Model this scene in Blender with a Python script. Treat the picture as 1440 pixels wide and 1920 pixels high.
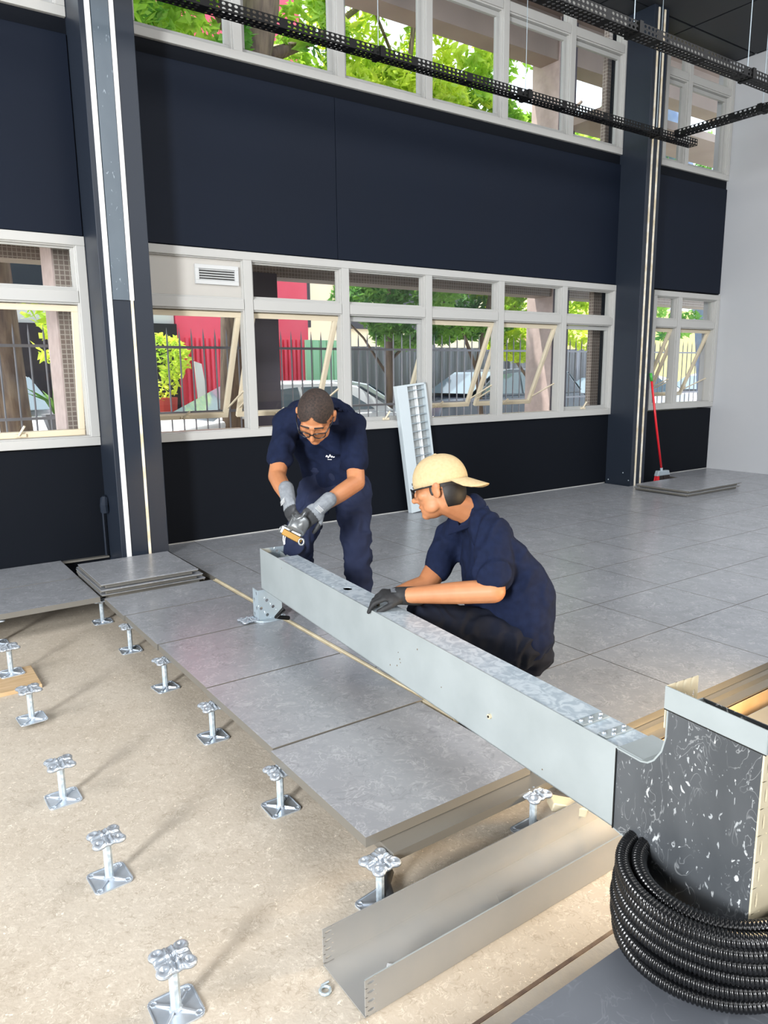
import bpy, bmesh, math, random
from mathutils import Vector, Matrix, noise

for _o in list(bpy.data.objects): bpy.data.objects.remove(_o)
scene = bpy.context.scene
COL = scene.collection
random.seed(7)

# ---------------------------------------------------------------- camera
H = 1.3; YAW, PITCH, ROLL, FPX = .6086, .1874, -.0111, 1376.4
def _cam_axes():
    f = Vector((math.sin(YAW)*math.cos(PITCH), math.cos(YAW)*math.cos(PITCH), -math.sin(PITCH)))
    r = Vector((math.cos(YAW), -math.sin(YAW), 0)); u = r.cross(f)
    c, s = math.cos(ROLL), math.sin(ROLL)
    return c*r + s*u, -s*r + c*u, f
CR, CU, CF = _cam_axes()
CAM = Vector((0, 0, H))
cam_data = bpy.data.cameras.new('camera'); cam = bpy.data.objects.new('camera', cam_data); COL.objects.link(cam)
cam.matrix_world = Matrix(((CR.x, CU.x, -CF.x, 0), (CR.y, CU.y, -CF.y, 0), (CR.z, CU.z, -CF.z, H), (0, 0, 0, 1)))
cam_data.sensor_fit = 'HORIZONTAL'; cam_data.sensor_width = 36; cam_data.lens = 36*FPX/1440
cam_data.clip_start = .05; cam_data.clip_end = 200
scene.camera = cam
# measured positions: a point of the photograph at a known distance
def J(u, v, d): return CAM + (CR*((u-720)/FPX) - CU*((v-960)/FPX) + CF)*d

# ---------------------------------------------------------------- light
scene.view_settings.view_transform = 'Standard'; scene.view_settings.look = 'None'
scene.view_settings.gamma = 1; scene.view_settings.use_curve_mapping = False
scene.view_settings.exposure = 0.40
world = bpy.data.worlds.new('sky'); scene.world = world; world.use_nodes = True
_nt = world.node_tree; _bg = _nt.nodes['Background']
_bg.inputs[0].default_value = (.80, .90, 1, 1); _bg.inputs[1].default_value = 2.1
def area(name, loc, target, sx, sy, power, col):
    l = bpy.data.lights.new(name, 'AREA'); l.shape = 'RECTANGLE'; l.size = sx; l.size_y = sy; l.energy = power; l.color = col
    o = bpy.data.objects.new(name, l); COL.objects.link(o); o.location = loc
    o.rotation_euler = (Vector(target)-Vector(loc)).to_track_quat('-Z', 'Y').to_euler(); return o
_s = bpy.data.lights.new('sun', 'SUN'); _s.energy = 7.0; _s.angle = .01; _s.color = (1, .95, .86)
_so = bpy.data.objects.new('sun', _s); COL.objects.link(_so); _so.rotation_euler = Vector((.25, -.22, -.95)).to_track_quat('-Z', 'Y').to_euler()
# light added inside from an assumed source on the left; wall_left is solid
area('assumed_left_light', (-5.2, -1.7, 2.2), (1.7, 5.2, 1.4), 1.1, 2.4, 880, (.96, .98, 1))
area('assumed_high_left_light', (-3.6, 2.3, 3.3), (1.5, 2.6, 0), 2.2, 1.6, 120, (.97, .98, 1))  # second added light, assumed from the pedestal shadows; no window is built there
area('hall_front_fill', (4.0, -4.6, 4.4), (5.5, 3.2, 0), 8, 1.0, 190, (1, .99, .97))  # unseen fill added behind the camera; the front wall has no opening
area('overhead_fill', (5.2, .9, 4.9), (5.2, 1.0, 0), 6.5, 3.0, 210, (.97, .98, 1))  # added overhead fill to brighten the floor, no fixture belongs to it
area('assumed_warm_light', (2.9, .75, .35), (1.2, 1.35, -.16), .35, .25, 31, (1, .70, .36))  # added warm light for the trench, assumed source; no work lamp is built

# ---------------------------------------------------------------- materials
def lin(h):
    h = h.lstrip('#'); r = []
    for i in (0, 2, 4):
        c = int(h[i:i+2], 16)/255; r.append(c/12.92 if c <= .04045 else ((c+.055)/1.055)**2.4)
    return (*r, 1)
MATS = {}
def mat(name, col, rough=.5, metal=0, col2=None, scale=8, detail=4, dist=0, lo=.35, hi=.65, bump=0, bscale=None, stretch=None, spec=.5, coord='Object', flecks=None, fscale=60, fthr=.72, rvar=0, trans=0, emit=None, veins=None):
    m = bpy.data.materials.new(name); m.use_nodes = True; nt = m.node_tree; N = nt.nodes; L = nt.links
    b = N['Principled BSDF']; b.inputs['Base Color'].default_value = lin(col); b.inputs['Roughness'].default_value = rough
    b.inputs['Metallic'].default_value = metal; b.inputs['Specular IOR Level'].default_value = spec
    if emit: b.inputs['Emission Color'].default_value = lin(col); b.inputs['Emission Strength'].default_value = emit
    MATS[name] = m
    if not (col2 or bump or flecks or veins): return m
    if coord == 'World':
        g = N.new('ShaderNodeNewGeometry'); src = g.outputs['Position']
    else:
        g = N.new('ShaderNodeTexCoord'); src = g.outputs['Object']
    mp = N.new('ShaderNodeMapping'); L.new(src, mp.inputs[0])
    if stretch: mp.inputs['Scale'].default_value = stretch
    last = None
    if col2:
        n = N.new('ShaderNodeTexNoise'); n.inputs['Scale'].default_value = scale; n.inputs['Detail'].default_value = detail; n.inputs['Distortion'].default_value = dist
        L.new(mp.outputs[0], n.inputs[0])
        r = N.new('ShaderNodeValToRGB'); r.color_ramp.elements[0].position = lo; r.color_ramp.elements[1].position = hi
        r.color_ramp.elements[0].color = lin(col); r.color_ramp.elements[1].color = lin(col2)
        L.new(n.outputs[0], r.inputs[0]); last = r.outputs[0]; L.new(last, b.inputs['Base Color'])
        if rvar:
            mr = N.new('ShaderNodeMapRange'); mr.inputs[1].default_value = lo; mr.inputs[2].default_value = hi
            mr.inputs[3].default_value = rough; mr.inputs[4].default_value = rough+rvar
            L.new(n.outputs[0], mr.inputs[0]); L.new(mr.outputs[0], b.inputs['Roughness'])
    for k, (fc, fs, fw, fst, fd) in enumerate(veins or []):      # thin curling lines where a noise crosses its middle
        n = N.new('ShaderNodeTexNoise'); n.inputs['Scale'].default_value = fs; n.inputs['Detail'].default_value = 2; n.inputs['Distortion'].default_value = fd
        m2 = N.new('ShaderNodeMapping'); m2.inputs['Location'].default_value = (5.3*k+2, 1.7*k, 4.1); m2.inputs['Rotation'].default_value = (0, 0, .5*k); L.new(mp.outputs[0], m2.inputs[0]); L.new(m2.outputs[0], n.inputs[0])
        r = N.new('ShaderNodeValToRGB'); e = r.color_ramp.elements; e[0].position = .5-fw; e[1].position = .5+fw; e[0].color = e[1].color = (0, 0, 0, 1); q = e.new(.5); q.color = (fst, fst, fst, 1); L.new(n.outputs[0], r.inputs[0])
        n3 = N.new('ShaderNodeTexNoise'); n3.inputs['Scale'].default_value = fs*.8; L.new(m2.outputs[0], n3.inputs[0]); mu = N.new('ShaderNodeMath'); mu.operation = 'MULTIPLY'; mr = N.new('ShaderNodeMapRange'); mr.inputs[1].default_value = .45; mr.inputs[2].default_value = .6
        L.new(n3.outputs[0], mr.inputs[0]); L.new(mr.outputs[0], mu.inputs[0]); L.new(r.outputs[0], mu.inputs[1])
        x = N.new('ShaderNodeMix'); x.data_type = 'RGBA'; L.new(mu.outputs[0], x.inputs[0])
        if last: L.new(last, x.inputs[6])
        else: x.inputs[6].default_value = lin(col)
        x.inputs[7].default_value = lin(fc); last = x.outputs[2]; L.new(last, b.inputs['Base Color'])
    for k, (fc, fs, ft, fd) in enumerate(flecks or []):
        n = N.new('ShaderNodeTexNoise'); n.inputs['Scale'].default_value = fs; n.inputs['Detail'].default_value = 3; n.inputs['Distortion'].default_value = fd
        m2 = N.new('ShaderNodeMapping'); m2.inputs['Location'].default_value = (3.1*k+1, 7.7*k, 1.3); L.new(mp.outputs[0], m2.inputs[0]); L.new(m2.outputs[0], n.inputs[0])
        r = N.new('ShaderNodeValToRGB'); r.color_ramp.elements[0].position = ft; r.color_ramp.elements[1].position = ft+.035
        r.color_ramp.elements[0].color = (0, 0, 0, 1); r.color_ramp.elements[1].color = (1, 1, 1, 1); L.new(n.outputs[0], r.inputs[0])
        x = N.new('ShaderNodeMix'); x.data_type = 'RGBA'; L.new(r.outputs[0], x.inputs[0])
        if last: L.new(last, x.inputs[6])
        else: x.inputs[6].default_value = lin(col)
        x.inputs[7].default_value = lin(fc); last = x.outputs[2]; L.new(last, b.inputs['Base Color'])
    if bump:
        n = N.new('ShaderNodeTexNoise'); n.inputs['Scale'].default_value = bscale or scale; n.inputs['Detail'].default_value = 3; L.new(mp.outputs[0], n.inputs[0])
        bu = N.new('ShaderNodeBump'); bu.inputs['Strength'].default_value = bump; bu.inputs['Distance'].default_value = .01
        L.new(n.outputs[0], bu.inputs['Height']); L.new(bu.outputs[0], b.inputs['Normal'])
    return m
def M(n): return MATS[n]
mat('subfloor', '#b3a898', .75, col2='#bcb2a3', scale=3, coord='World', bump=.15, bscale=90, veins=[('#d3cabb', 38, .05, .8, 1.2), ('#9c907f', 30, .045, .7, 1.5)], flecks=[('#6d6254', 60, .76, 0), ('#e6dac8', 75, .68, 1)])
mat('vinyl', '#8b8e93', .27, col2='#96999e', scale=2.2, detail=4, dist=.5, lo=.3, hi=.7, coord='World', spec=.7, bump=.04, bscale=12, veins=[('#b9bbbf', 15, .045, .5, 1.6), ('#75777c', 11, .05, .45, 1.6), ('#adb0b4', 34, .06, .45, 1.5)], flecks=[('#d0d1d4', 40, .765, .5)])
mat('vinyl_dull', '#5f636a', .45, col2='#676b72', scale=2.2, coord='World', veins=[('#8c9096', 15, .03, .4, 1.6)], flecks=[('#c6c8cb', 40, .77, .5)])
mat('pan', '#85827b', .45, metal=.5)
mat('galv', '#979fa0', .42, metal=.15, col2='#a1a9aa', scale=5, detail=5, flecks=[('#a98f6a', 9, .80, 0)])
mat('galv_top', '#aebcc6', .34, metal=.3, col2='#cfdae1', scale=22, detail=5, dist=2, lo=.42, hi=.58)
mat('zinc', '#bcc6d0', .26, metal=.65, col2='#d3dbe4', scale=20, detail=2, lo=.3, hi=.7)
mat('tray', '#a2a3a2', .4, metal=.45, col2='#a8a7a4', scale=8, detail=4)
mat('tdark', '#4f5357', .42, metal=.35, col2='#5f6367', scale=4, detail=6, dist=.6, stretch=(1, 1, .55), veins=[('#c2c6c8', 16, .016, .45, 2.0)], flecks=[('#d2d6d8', 34, .665, 1.6), ('#aeb3b6', 85, .655, .6), ('#e3e6e7', 20, .73, 3)])
mat('cream_metal', '#c9bea2', .5, metal=.2, col2='#ddd2b6', scale=7)
mat('hose', '#0b0c0e', .2, spec=.6)
mat('wall_navy', '#101826', .6, spec=.16, col2='#111825', scale=1.2, coord='World')
mat('wall_navy_low', '#0d1118', .65, spec=.12)
mat('wall_white', '#b4b7bb', .6, col2='#b8babd', scale=1)
mat('ceil', '#22262c', .6); mat('ceil_rail', '#3a3f46', .5)
mat('col_navy', '#232a35', .4, spec=.35)
mat('col_film', '#4d5964', .35, col2='#5a6670', scale=3, stretch=(1, 1, .5), flecks=[('#8a96a0', 22, .68, 2.5)])
mat('led_white', '#e9eaea', .4); mat('led_cream', '#d6c6a6', .5, col2='#efe9db', scale=9)
mat('frame', '#b4b4b1', .45, spec=.4); mat('sash', '#d9cdb4', .5); mat('sash_grey', '#a9aaa8', .45)
mat('vent_white', '#c2c4c4', .4); mat('black', '#0b0c0d', .5); mat('black_metal', '#060607', .5, metal=0, spec=.25)
mat('grey_panel', '#b0aea9', .5, col2='#b9b6b0', scale=2)
mat('red_plastic', '#d3202c', .3); mat('green_plastic', '#3fa43a', .4); mat('steel_light', '#a9b7bf', .4, metal=.3)
mat('bristle', '#2a2422', .8); mat('fixture', '#c8d3d8', .35, metal=.1); mat('fixture_in', '#a9adad', .3, metal=.3)
mat('wood', '#b89a72', .6, col2='#cdb08a', scale=6, stretch=(1, 8, 1))
mat('concrete', '#b0aca4', .85, col2='#9d9a93', scale=6, bump=.2, bscale=60, coord='World')
mat('brass', '#6a4f1f', .4, metal=.7)
mat('skin', '#b47c56', .5, col2='#a56c48', scale=9, spec=.35); mat('shirt', '#10182e', .85, spec=.15, col2='#141d36', scale=40); mat('tool_silver', '#8d9193', .3, metal=.7)
mat('trouser', '#1b2136', .85, spec=.15, col2='#242b43', scale=5, detail=5); mat('trouser_dark', '#11151f', .85, spec=.15, col2='#171b28', scale=6)
mat('hair', '#0c0908', .6, col2='#171210', scale=60); mat('hair_short', '#1d1613', .8, col2='#382a23', scale=120)
mat('cap', '#b9a37c', .85, spec=.15, col2='#c0ab85', scale=90); mat('shoe', '#121212', .5)
mat('glove_grey', '#83888d', .8, spec=.2, col2='#73787e', scale=60); mat('glove_palm', '#2f3134', .6); mat('glove_black', '#1a1b1d', .7, col2='#242527', scale=60)
mat('white_print', '#d8dadb', .6); mat('spectacle', '#10141a', .3); mat('eye_white', '#cfc9c2', .3)
# outside
def tiles(name, c1, c2, mc, sc):
    m = bpy.data.materials.new(name); m.use_nodes = True; nt = m.node_tree; N = nt.nodes; L = nt.links; b = N['Principled BSDF']; b.inputs['Roughness'].default_value = .6
    g = N.new('ShaderNodeNewGeometry'); cm = N.new('ShaderNodeSeparateXYZ'); L.new(g.outputs['Position'], cm.inputs[0])
    ad = N.new('ShaderNodeMath'); L.new(cm.outputs[0], ad.inputs[0]); L.new(cm.outputs[1], ad.inputs[1])
    cb = N.new('ShaderNodeCombineXYZ'); L.new(ad.outputs[0], cb.inputs[0]); L.new(cm.outputs[2], cb.inputs[1])
    br = N.new('ShaderNodeTexBrick'); br.offset = 0; br.inputs['Scale'].default_value = sc; br.inputs['Brick Width'].default_value = .5; br.inputs['Row Height'].default_value = .5; br.inputs['Mortar Size'].default_value = .05
    br.inputs['Color1'].default_value = lin(c1); br.inputs['Color2'].default_value = lin(c2); br.inputs['Mortar'].default_value = lin(mc)
    L.new(cb.outputs[0], br.inputs[0]); L.new(br.outputs[0], b.inputs['Base Color']); MATS[name] = m
tiles('mosaic', '#7f7068', '#8c7d74', '#b5aba0', 14)
mat('soffit', '#a08f84', .7, col2='#93837a', scale=1.5); mat('plum', '#4a424b', .6, col2='#57505a', scale=1)
mat('sunlit_side', '#cdb9b4', .7, col2='#bfaba6', scale=12)  # paler colour puts sunlight on the left faces of the piers
mat('red_wall', '#ee4a66', .5, col2='#f45c76', scale=1, coord='World'); mat('pale_building', '#e9e2c4', .8); mat('yellow_building', '#e8d98c', .8)
mat('white_building', '#d8d6d8', .7); mat('dark_glass', '#2a2730', .3); mat('pave', '#c9c4ba', .85, col2='#b6b0a6', scale=1.2)
mat('corrugated', '#7c7c82', .5, metal=.2); mat('green_wall', '#a5d9b4', .6)
mat('iron', '#85858c', .5, metal=.4); mat('trunk', '#5b4c45', .9, col2='#82705f', scale=5, stretch=(3, 3, .6), bump=.6, bscale=10)
mat('trunk_blue', '#6f7f9c', .9, col2='#8593ab', scale=4)
mat('car_white', '#dfe3e8', .25, spec=.6); mat('car_dark', '#39404c', .2, spec=.7); mat('car_silver', '#aab0b8', .25, metal=.4)
mat('car_glass', '#5a6b76', .08, spec=.9); mat('tyre', '#1a1a1b', .8); mat('lamp_red', '#b3262a', .3)
mat('debris_wood', '#b9763a', .7, col2='#cf9a58', scale=5); mat('debris_yellow', '#e0b62c', .6); mat('pot', '#a83a35', .6)
def leafmat(name, c1, c2):
    m = bpy.data.materials.new(name); m.use_nodes = True; nt = m.node_tree; N = nt.nodes; L = nt.links
    b = N['Principled BSDF']; b.inputs['Roughness'].default_value = .5
    g = N.new('ShaderNodeNewGeometry'); n = N.new('ShaderNodeTexNoise'); n.inputs['Scale'].default_value = 1.6; n.inputs['Detail'].default_value = 5; L.new(g.outputs['Position'], n.inputs[0])
    r = N.new('ShaderNodeValToRGB'); r.color_ramp.elements[0].position = .35; r.color_ramp.elements[1].position = .62
    r.color_ramp.elements[0].color = lin(c1); r.color_ramp.elements[1].color = lin(c2); L.new(n.outputs[0], r.inputs[0]); L.new(r.outputs[0], b.inputs['Base Color'])
    t = N.new('ShaderNodeBsdfTranslucent'); L.new(r.outputs[0], t.inputs[0]); x = N.new('ShaderNodeMixShader'); x.inputs[0].default_value = .5
    L.new(b.outputs[0], x.inputs[1]); L.new(t.outputs[0], x.inputs[2]); L.new(x.outputs[0], N['Material Output'].inputs[0]); MATS[name] = m
leafmat('leaf_green', '#5f9a3a', '#b8dc50'); leafmat('leaf_yellow', '#97c23c', '#e2f05c'); leafmat('leaf_dark', '#3f7c40', '#98c85a')
m = bpy.data.materials.new('glass'); m.use_nodes = True; _n = m.node_tree.nodes; _l = m.node_tree.links; MATS['glass'] = m
_t = _n.new('ShaderNodeBsdfTransparent'); _t.inputs[0].default_value = (.97, .98, .98, 1); _g = _n.new('ShaderNodeBsdfGlossy'); _g.inputs['Roughness'].default_value = .02
_x = _n.new('ShaderNodeMixShader'); _x.inputs[0].default_value = .02; _l.new(_t.outputs[0], _x.inputs[1]); _l.new(_g.outputs[0], _x.inputs[2]); _l.new(_x.outputs[0], _n['Material Output'].inputs[0])

# ---------------------------------------------------------------- mesh helpers
class MB:
    def __init__(s): s.v = []; s.f = []; s.mi = []
    def add(s, vs, fs, mi=0):
        k = len(s.v); s.v += [Vector(v) for v in vs]; s.f += [tuple(i+k for i in f) for f in fs]; s.mi += [mi]*len(fs); return s
    def box(s, x0, x1, y0, y1, z0, z1, mi=0, top=None):
        vs = [(x, y, z) for z in (z0, z1) for y in (y0, y1) for x in (x0, x1)]
        s.add(vs, [(0, 2, 3, 1), (4, 5, 7, 6), (0, 1, 5, 4), (2, 6, 7, 3), (0, 4, 6, 2), (1, 3, 7, 5)], mi)
        if top is not None: s.mi[-5] = top
        return s
    def bar(s, p, q, w, h, up=(0, 0, 1), mi=0):
        p = Vector(p); q = Vector(q); a = (q-p).normalized(); b = a.cross(Vector(up))
        if b.length < 1e-4: b = a.cross(Vector((0, 1, 0)))
        b.normalize(); c = b.cross(a); vs = [e + b*(w/2*i) + c*(h/2*j) for e in (p, q) for i, j in ((-1, -1), (1, -1), (1, 1), (-1, 1))]
        return s.add(vs, [(3, 2, 1, 0), (4, 5, 6, 7), (0, 1, 5, 4), (1, 2, 6, 5), (2, 3, 7, 6), (3, 0, 4, 7)], mi)
    def tube(s, pts, r, n=10, mi=0, closed=False, cap=True):
        pts = [Vector(p) for p in pts]; rs = r if isinstance(r, (list, tuple)) else [r]*len(pts); rings = []; ref = None
        for i, p in enumerate(pts):
            a = (pts[(i+1) % len(pts)] if (closed or i < len(pts)-1) else p) - (pts[i-1] if (closed or i > 0) else p); a.normalize()
            if ref is None: ref = a.orthogonal().normalized()
            ref = (ref - a*ref.dot(a)).normalized(); b = a.cross(ref)
            rings.append([p + (ref*math.cos(t*2*math.pi/n) + b*math.sin(t*2*math.pi/n))*rs[i] for t in range(n)])
        vs = [v for g in rings for v in g]; fs = []; m_ = len(rings)
        for i in range(m_ if closed else m_-1):
            for t in range(n):
                j = (i+1) % m_; fs.append((i*n+t, i*n+(t+1) % n, j*n+(t+1) % n, j*n+t))
        if cap and not closed: fs += [tuple(range(n-1, -1, -1)), tuple((m_-1)*n+t for t in range(n))]
        return s.add(vs, fs, mi)
    def lathe(s, prof, c=(0, 0, 0), n=20, mi=0, sx=1, sy=1):
        vs = []; fs = []
        for r, z in prof: vs += [(c[0]+r*sx*math.cos(t*2*math.pi/n), c[1]+r*sy*math.sin(t*2*math.pi/n), c[2]+z) for t in range(n)]
        for i in range(len(prof)-1):
            for t in range(n): fs.append((i*n+t, i*n+(t+1) % n, (i+1)*n+(t+1) % n, (i+1)*n+t))
        fs += [tuple(range(n-1, -1, -1)), tuple((len(prof)-1)*n+t for t in range(n))]
        return s.add(vs, fs, mi)
    def prism(s, poly, fn, t0, t1, mi=0):
        # poly of (a, b); fn(a, b, t) -> point
        n = len(poly); vs = [fn(a, b, t0) for a, b in poly] + [fn(a, b, t1) for a, b in poly]
        return s.add(vs, [tuple(range(n)), tuple(range(2*n-1, n-1, -1))] + [(i, n+i, n+(i+1) % n, (i+1) % n) for i in range(n)], mi)
    def ell(s, c, axes, n=14, m=9, mi=0):
        c = Vector(c); A = [Vector(a) for a in axes]; vs = [c - A[2]]; fs = []
        for j in range(1, m):
            ph = -math.pi/2 + math.pi*j/m
            vs += [c + A[2]*math.sin(ph) + (A[0]*math.cos(t*2*math.pi/n) + A[1]*math.sin(t*2*math.pi/n))*math.cos(ph) for t in range(n)]
        vs.append(c + A[2]); T = len(vs)-1
        for t in range(n):
            fs.append((0, 1+(t+1) % n, 1+t)); fs.append((T, 1+(m-2)*n+t, 1+(m-2)*n+(t+1) % n))
            for j in range(m-2): fs.append((1+j*n+t, 1+j*n+(t+1) % n, 1+(j+1)*n+(t+1) % n, 1+(j+1)*n+t))
        return s.add(vs, fs, mi)
    def holed(s, fn, a0, a1, b0, b1, na, nb, holes, ra, rb, mi=0):
        # flat sheet cut into cells, some with a round or oval hole; fn(a, b) -> point
        da = (a1-a0)/na; db = (b1-b0)/nb
        for i in range(na):
            for j in range(nb):
                x0, y0 = a0+i*da, b0+j*db; cn = [(x0, y0), (x0+da, y0), (x0+da, y0+db), (x0, y0+db)]
                if (i, j) not in holes: s.add([fn(*c) for c in cn], [(0, 1, 2, 3)], mi); continue
                cx, cy = x0+da/2, y0+db/2; out = []; inn = []
                for k in range(12):
                    t = 2*math.pi*(k/12)+math.pi/4*0; ct, st = math.cos(t), math.sin(t); q = min(da/2/max(abs(ct), 1e-6), db/2/max(abs(st), 1e-6))
                    out.append((cx+ct*q, cy+st*q)); inn.append((cx+ct*ra, cy+st*rb))
                vs = [fn(*c) for c in out+inn+cn]; fs = [(k, (k+1) % 12, 12+(k+1) % 12, 12+k) for k in range(12)]
                # corner fillers
                for ci, c in enumerate(cn):
                    best = sorted(range(12), key=lambda k: (out[k][0]-c[0])**2+(out[k][1]-c[1])**2)[:2]; fs.append((best[0], best[1], 24+ci))
                s.add(vs, fs, mi)
        return s
    def build(s, name, mats, parent=None, smooth=False, bevel=0, solid=0, world=True, auto=False):
        me = bpy.data.meshes.new(name); off = Vector((0, 0, 0))
        if parent is not None and world:
            p = parent
            while p is not None: off += p.location; p = p.parent
        me.from_pydata([v-off for v in s.v], [], s.f)
        if isinstance(mats, str): mats = [mats]
        for k in mats: me.materials.append(M(k))
        for i, p in enumerate(me.polygons): p.material_index = s.mi[i]; p.use_smooth = smooth
        me.update(); o = bpy.data.objects.new(name, me); COL.objects.link(o)
        if parent is not None: o.parent = parent
        if solid:
            md = o.modifiers.new('s', 'SOLIDIFY'); md.thickness = solid; md.offset = 0
        if bevel:
            md = o.modifiers.new('b', 'BEVEL'); md.width = bevel; md.segments = 2; md.limit_method = 'ANGLE'; md.angle_limit = .7
        if auto:
            for p in me.polygons: p.use_smooth = True
            md = o.modifiers.new('e', 'EDGE_SPLIT'); md.split_angle = .6
        return o
def root(name, loc=(0, 0, 0), label=None, cat=None, group=None, kind=None, rz=0):
    o = bpy.data.objects.new(name, None); COL.objects.link(o); o.location = loc; o.rotation_euler = (0, 0, rz); o.empty_display_size = .1
    return tag(o, label, cat, group, kind)
def tag(o, label=None, cat=None, group=None, kind=None):
    if label: o['label'] = label
    if cat: o['category'] = cat
    if group: o['group'] = group
    if kind: o['kind'] = kind
    return o
def copy_tree(o, parent=None):
    c = o.copy(); COL.objects.link(c); c.parent = parent
    for ch in list(o.children): copy_tree(ch, c)
    return c
def remeshed(name, mb, material, parent, voxel=.006, smooth=4, fold=None, loc_mats=None):
    # one continuous surface grown round the given solids
    me = bpy.data.meshes.new(name+'_src'); me.from_pydata(mb.v, [], mb.f); o = bpy.data.objects.new(name+'_src', me); COL.objects.link(o)
    a = o.modifiers.new('r', 'REMESH'); a.mode = 'VOXEL'; a.voxel_size = voxel
    b = o.modifiers.new('s', 'SMOOTH'); b.factor = .5; b.iterations = smooth
    dg = bpy.context.evaluated_depsgraph_get(); ev = o.evaluated_get(dg); out = bpy.data.meshes.new_from_object(ev); bpy.data.objects.remove(o)
    if fold:
        nrm = [v.normal.copy() for v in out.vertices]
        for i, v in enumerate(out.vertices): v.co += nrm[i]*fold(v.co)
    off = Vector((0, 0, 0)); p = parent
    while p is not None: off += p.location; p = p.parent
    for v in out.vertices: v.co -= off
    out.materials.clear()
    for k in ([material] if isinstance(material, str) else material): out.materials.append(M(k))
    for p in out.polygons:
        p.use_smooth = True
        if loc_mats: p.material_index = loc_mats(p.center+off)
    out.name = name; q = bpy.data.objects.new(name, out); COL.objects.link(q); q.parent = parent; return q
def cone(mb, p, r0, q, r1, side=None, flat=1.0, n=14):
    # tapered limb with round ends; flat squeezes it across `side`
    p = Vector(p); q = Vector(q); a = (q-p); L_ = a.length; a.normalize()
    s_ = Vector(side) if side is not None else a.orthogonal(); s_ = (s_ - a*s_.dot(a)).normalized(); t_ = a.cross(s_); pr = []
    for k in range(5): th = -math.pi/2+math.pi/2*k/4; pr.append((r0*math.cos(th), r0*math.sin(th)))
    for k in range(5): th = math.pi/2*k/4; pr.append((r1*math.cos(th), L_+r1*math.sin(th)))
    rings = []
    for r, z in pr: rings += [p + a*z + (s_*math.cos(i*2*math.pi/n)*flat + t_*math.sin(i*2*math.pi/n))*max(r, 1e-4) for i in range(n)]
    fs = [(j*n+i, j*n+(i+1) % n, (j+1)*n+(i+1) % n, (j+1)*n+i) for j in range(9) for i in range(n)] + [tuple(range(n-1, -1, -1)), tuple(9*n+i for i in range(n))]
    mb.add(rings, fs)
def loft(mb, secs, n=20):
    # secs: (centre, half-width vector, half-depth vector)
    vs = []
    for c, a, b in secs:
        for i in range(n):
            t = 2*math.pi*i/n; vs.append(Vector(c)+Vector(a)*math.cos(t)+Vector(b)*math.sin(t))
    k = len(secs); mb.add(vs, [(j*n+i, j*n+(i+1) % n, (j+1)*n+(i+1) % n, (j+1)*n+i) for j in range(k-1) for i in range(n)] + [tuple(range(n-1, -1, -1)), tuple((k-1)*n+i for i in range(n))])
# ================================================================ the setting
WY = 5.541; WX = 9.136; SUB = -.185; CEIL = 4.96
floor = tag(MB().box(-7, WX, -6, WY+.2, SUB-.06, SUB).build('floor', 'subfloor'), 'beige flecked old floor under the raised grey floor', kind='structure')
# installed raised panels: grey vinyl on steel pans
_pan_me = MB().box(0, 1, 0, 1, -.032, 0, 1, top=0).build('floor_panel', ['vinyl', 'pan'], floor)
_pan_me.scale = (.28, .54, 1); _first = True
def panel(x0, x1, y0, y1, z=0, par=floor, rz=0):
    global _first
    g = .0022
    if _first: o = _pan_me; _first = False
    else: o = _pan_me.copy(); COL.objects.link(o)
    o.parent = par; o.location = (x0+g, y0+g, z); o.scale = (x1-x0-2*g, y1-y0-2*g, 1); o.rotation_euler = (0, 0, rz); return o
_ys = [1.573, 2.11, 2.58, 3.08, 3.6, 4.15, 4.75, 5.15, WY]
_xs = [1.738, 2.01, 2.63, 3.252, 3.878, 4.5, 5.13, 5.75, 6.38, 7.0, 7.62, 8.25, 8.87, WX]
for i in range(len(_xs)-1):
    for j in range(len(_ys)-1):
        if _ys[j] >= 5.1 and _xs[i] in (7.0, 7.62): continue
        panel(_xs[i], _xs[i+1], _ys[j], _ys[j+1])
panel(7.0, 7.33, 5.15, 5.18); panel(8.06, 8.25, 5.15, WY)
# the row left of the duct, loosely laid, each panel a little off
_row = [(1.028, 1.700, 4.0, 4.398), (1.036, 1.703, 3.452, 3.995), (1.040, 1.706, 2.822, 3.447), (1.036, 1.712, 2.192, 2.817), (1.022, 1.690, 1.577, 2.184)]
for a in _row: panel(*a)
for k in range(2):
    panel(-.17+.605*k-.01, -.17+.605*(k+1)-.02, 4.44, 4.98, 0); panel(-.17+.605*k-.01, -.17+.605*(k+1)-.02, 4.985, 5.53, 0)
panel(-.8, -.19, 4.44, 4.98); panel(-.8, -.19, 4.985, 5.53)
_near = []
for j in range(3):
    _near.append(panel(.25, 1.46, .303-.6*j, .903-.6*j))
    for k in range(4): _near.append(panel(1.46+.6*k, 2.06+.6*k, .303-.6*j, .903-.6*j))
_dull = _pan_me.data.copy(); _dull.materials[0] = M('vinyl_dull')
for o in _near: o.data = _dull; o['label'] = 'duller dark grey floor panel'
# ledges and lips that carry the cut edges
lip = MB()
lip.box(1.075, 1.735, 1.515, 1.62, -.062, -.034, 0); lip.build('support_ledge', 'pan', floor)
MB().box(1.9, 6, 1.548, 1.60, -.060, -.034).box(1.9, 6, 1.505, 1.548, -.066, -.058).build('support_ledge', 'pan', floor)
MB().box(1.9, 6, 1.562, 1.572, -.185, -.066).build('edge_board', 'debris_wood', floor)
MB().box(1.708, 1.722, 2.0, 4.40, -.03, -.004).box(1.724, 1.736, 2.0, 4.40, -.03, .001).build('edge_strip', 'cream_metal', floor)
MB().box(-3, 1.35, 5.50, WY, -.02, -.008).build('edge_strip', 'pan', floor)
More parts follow.
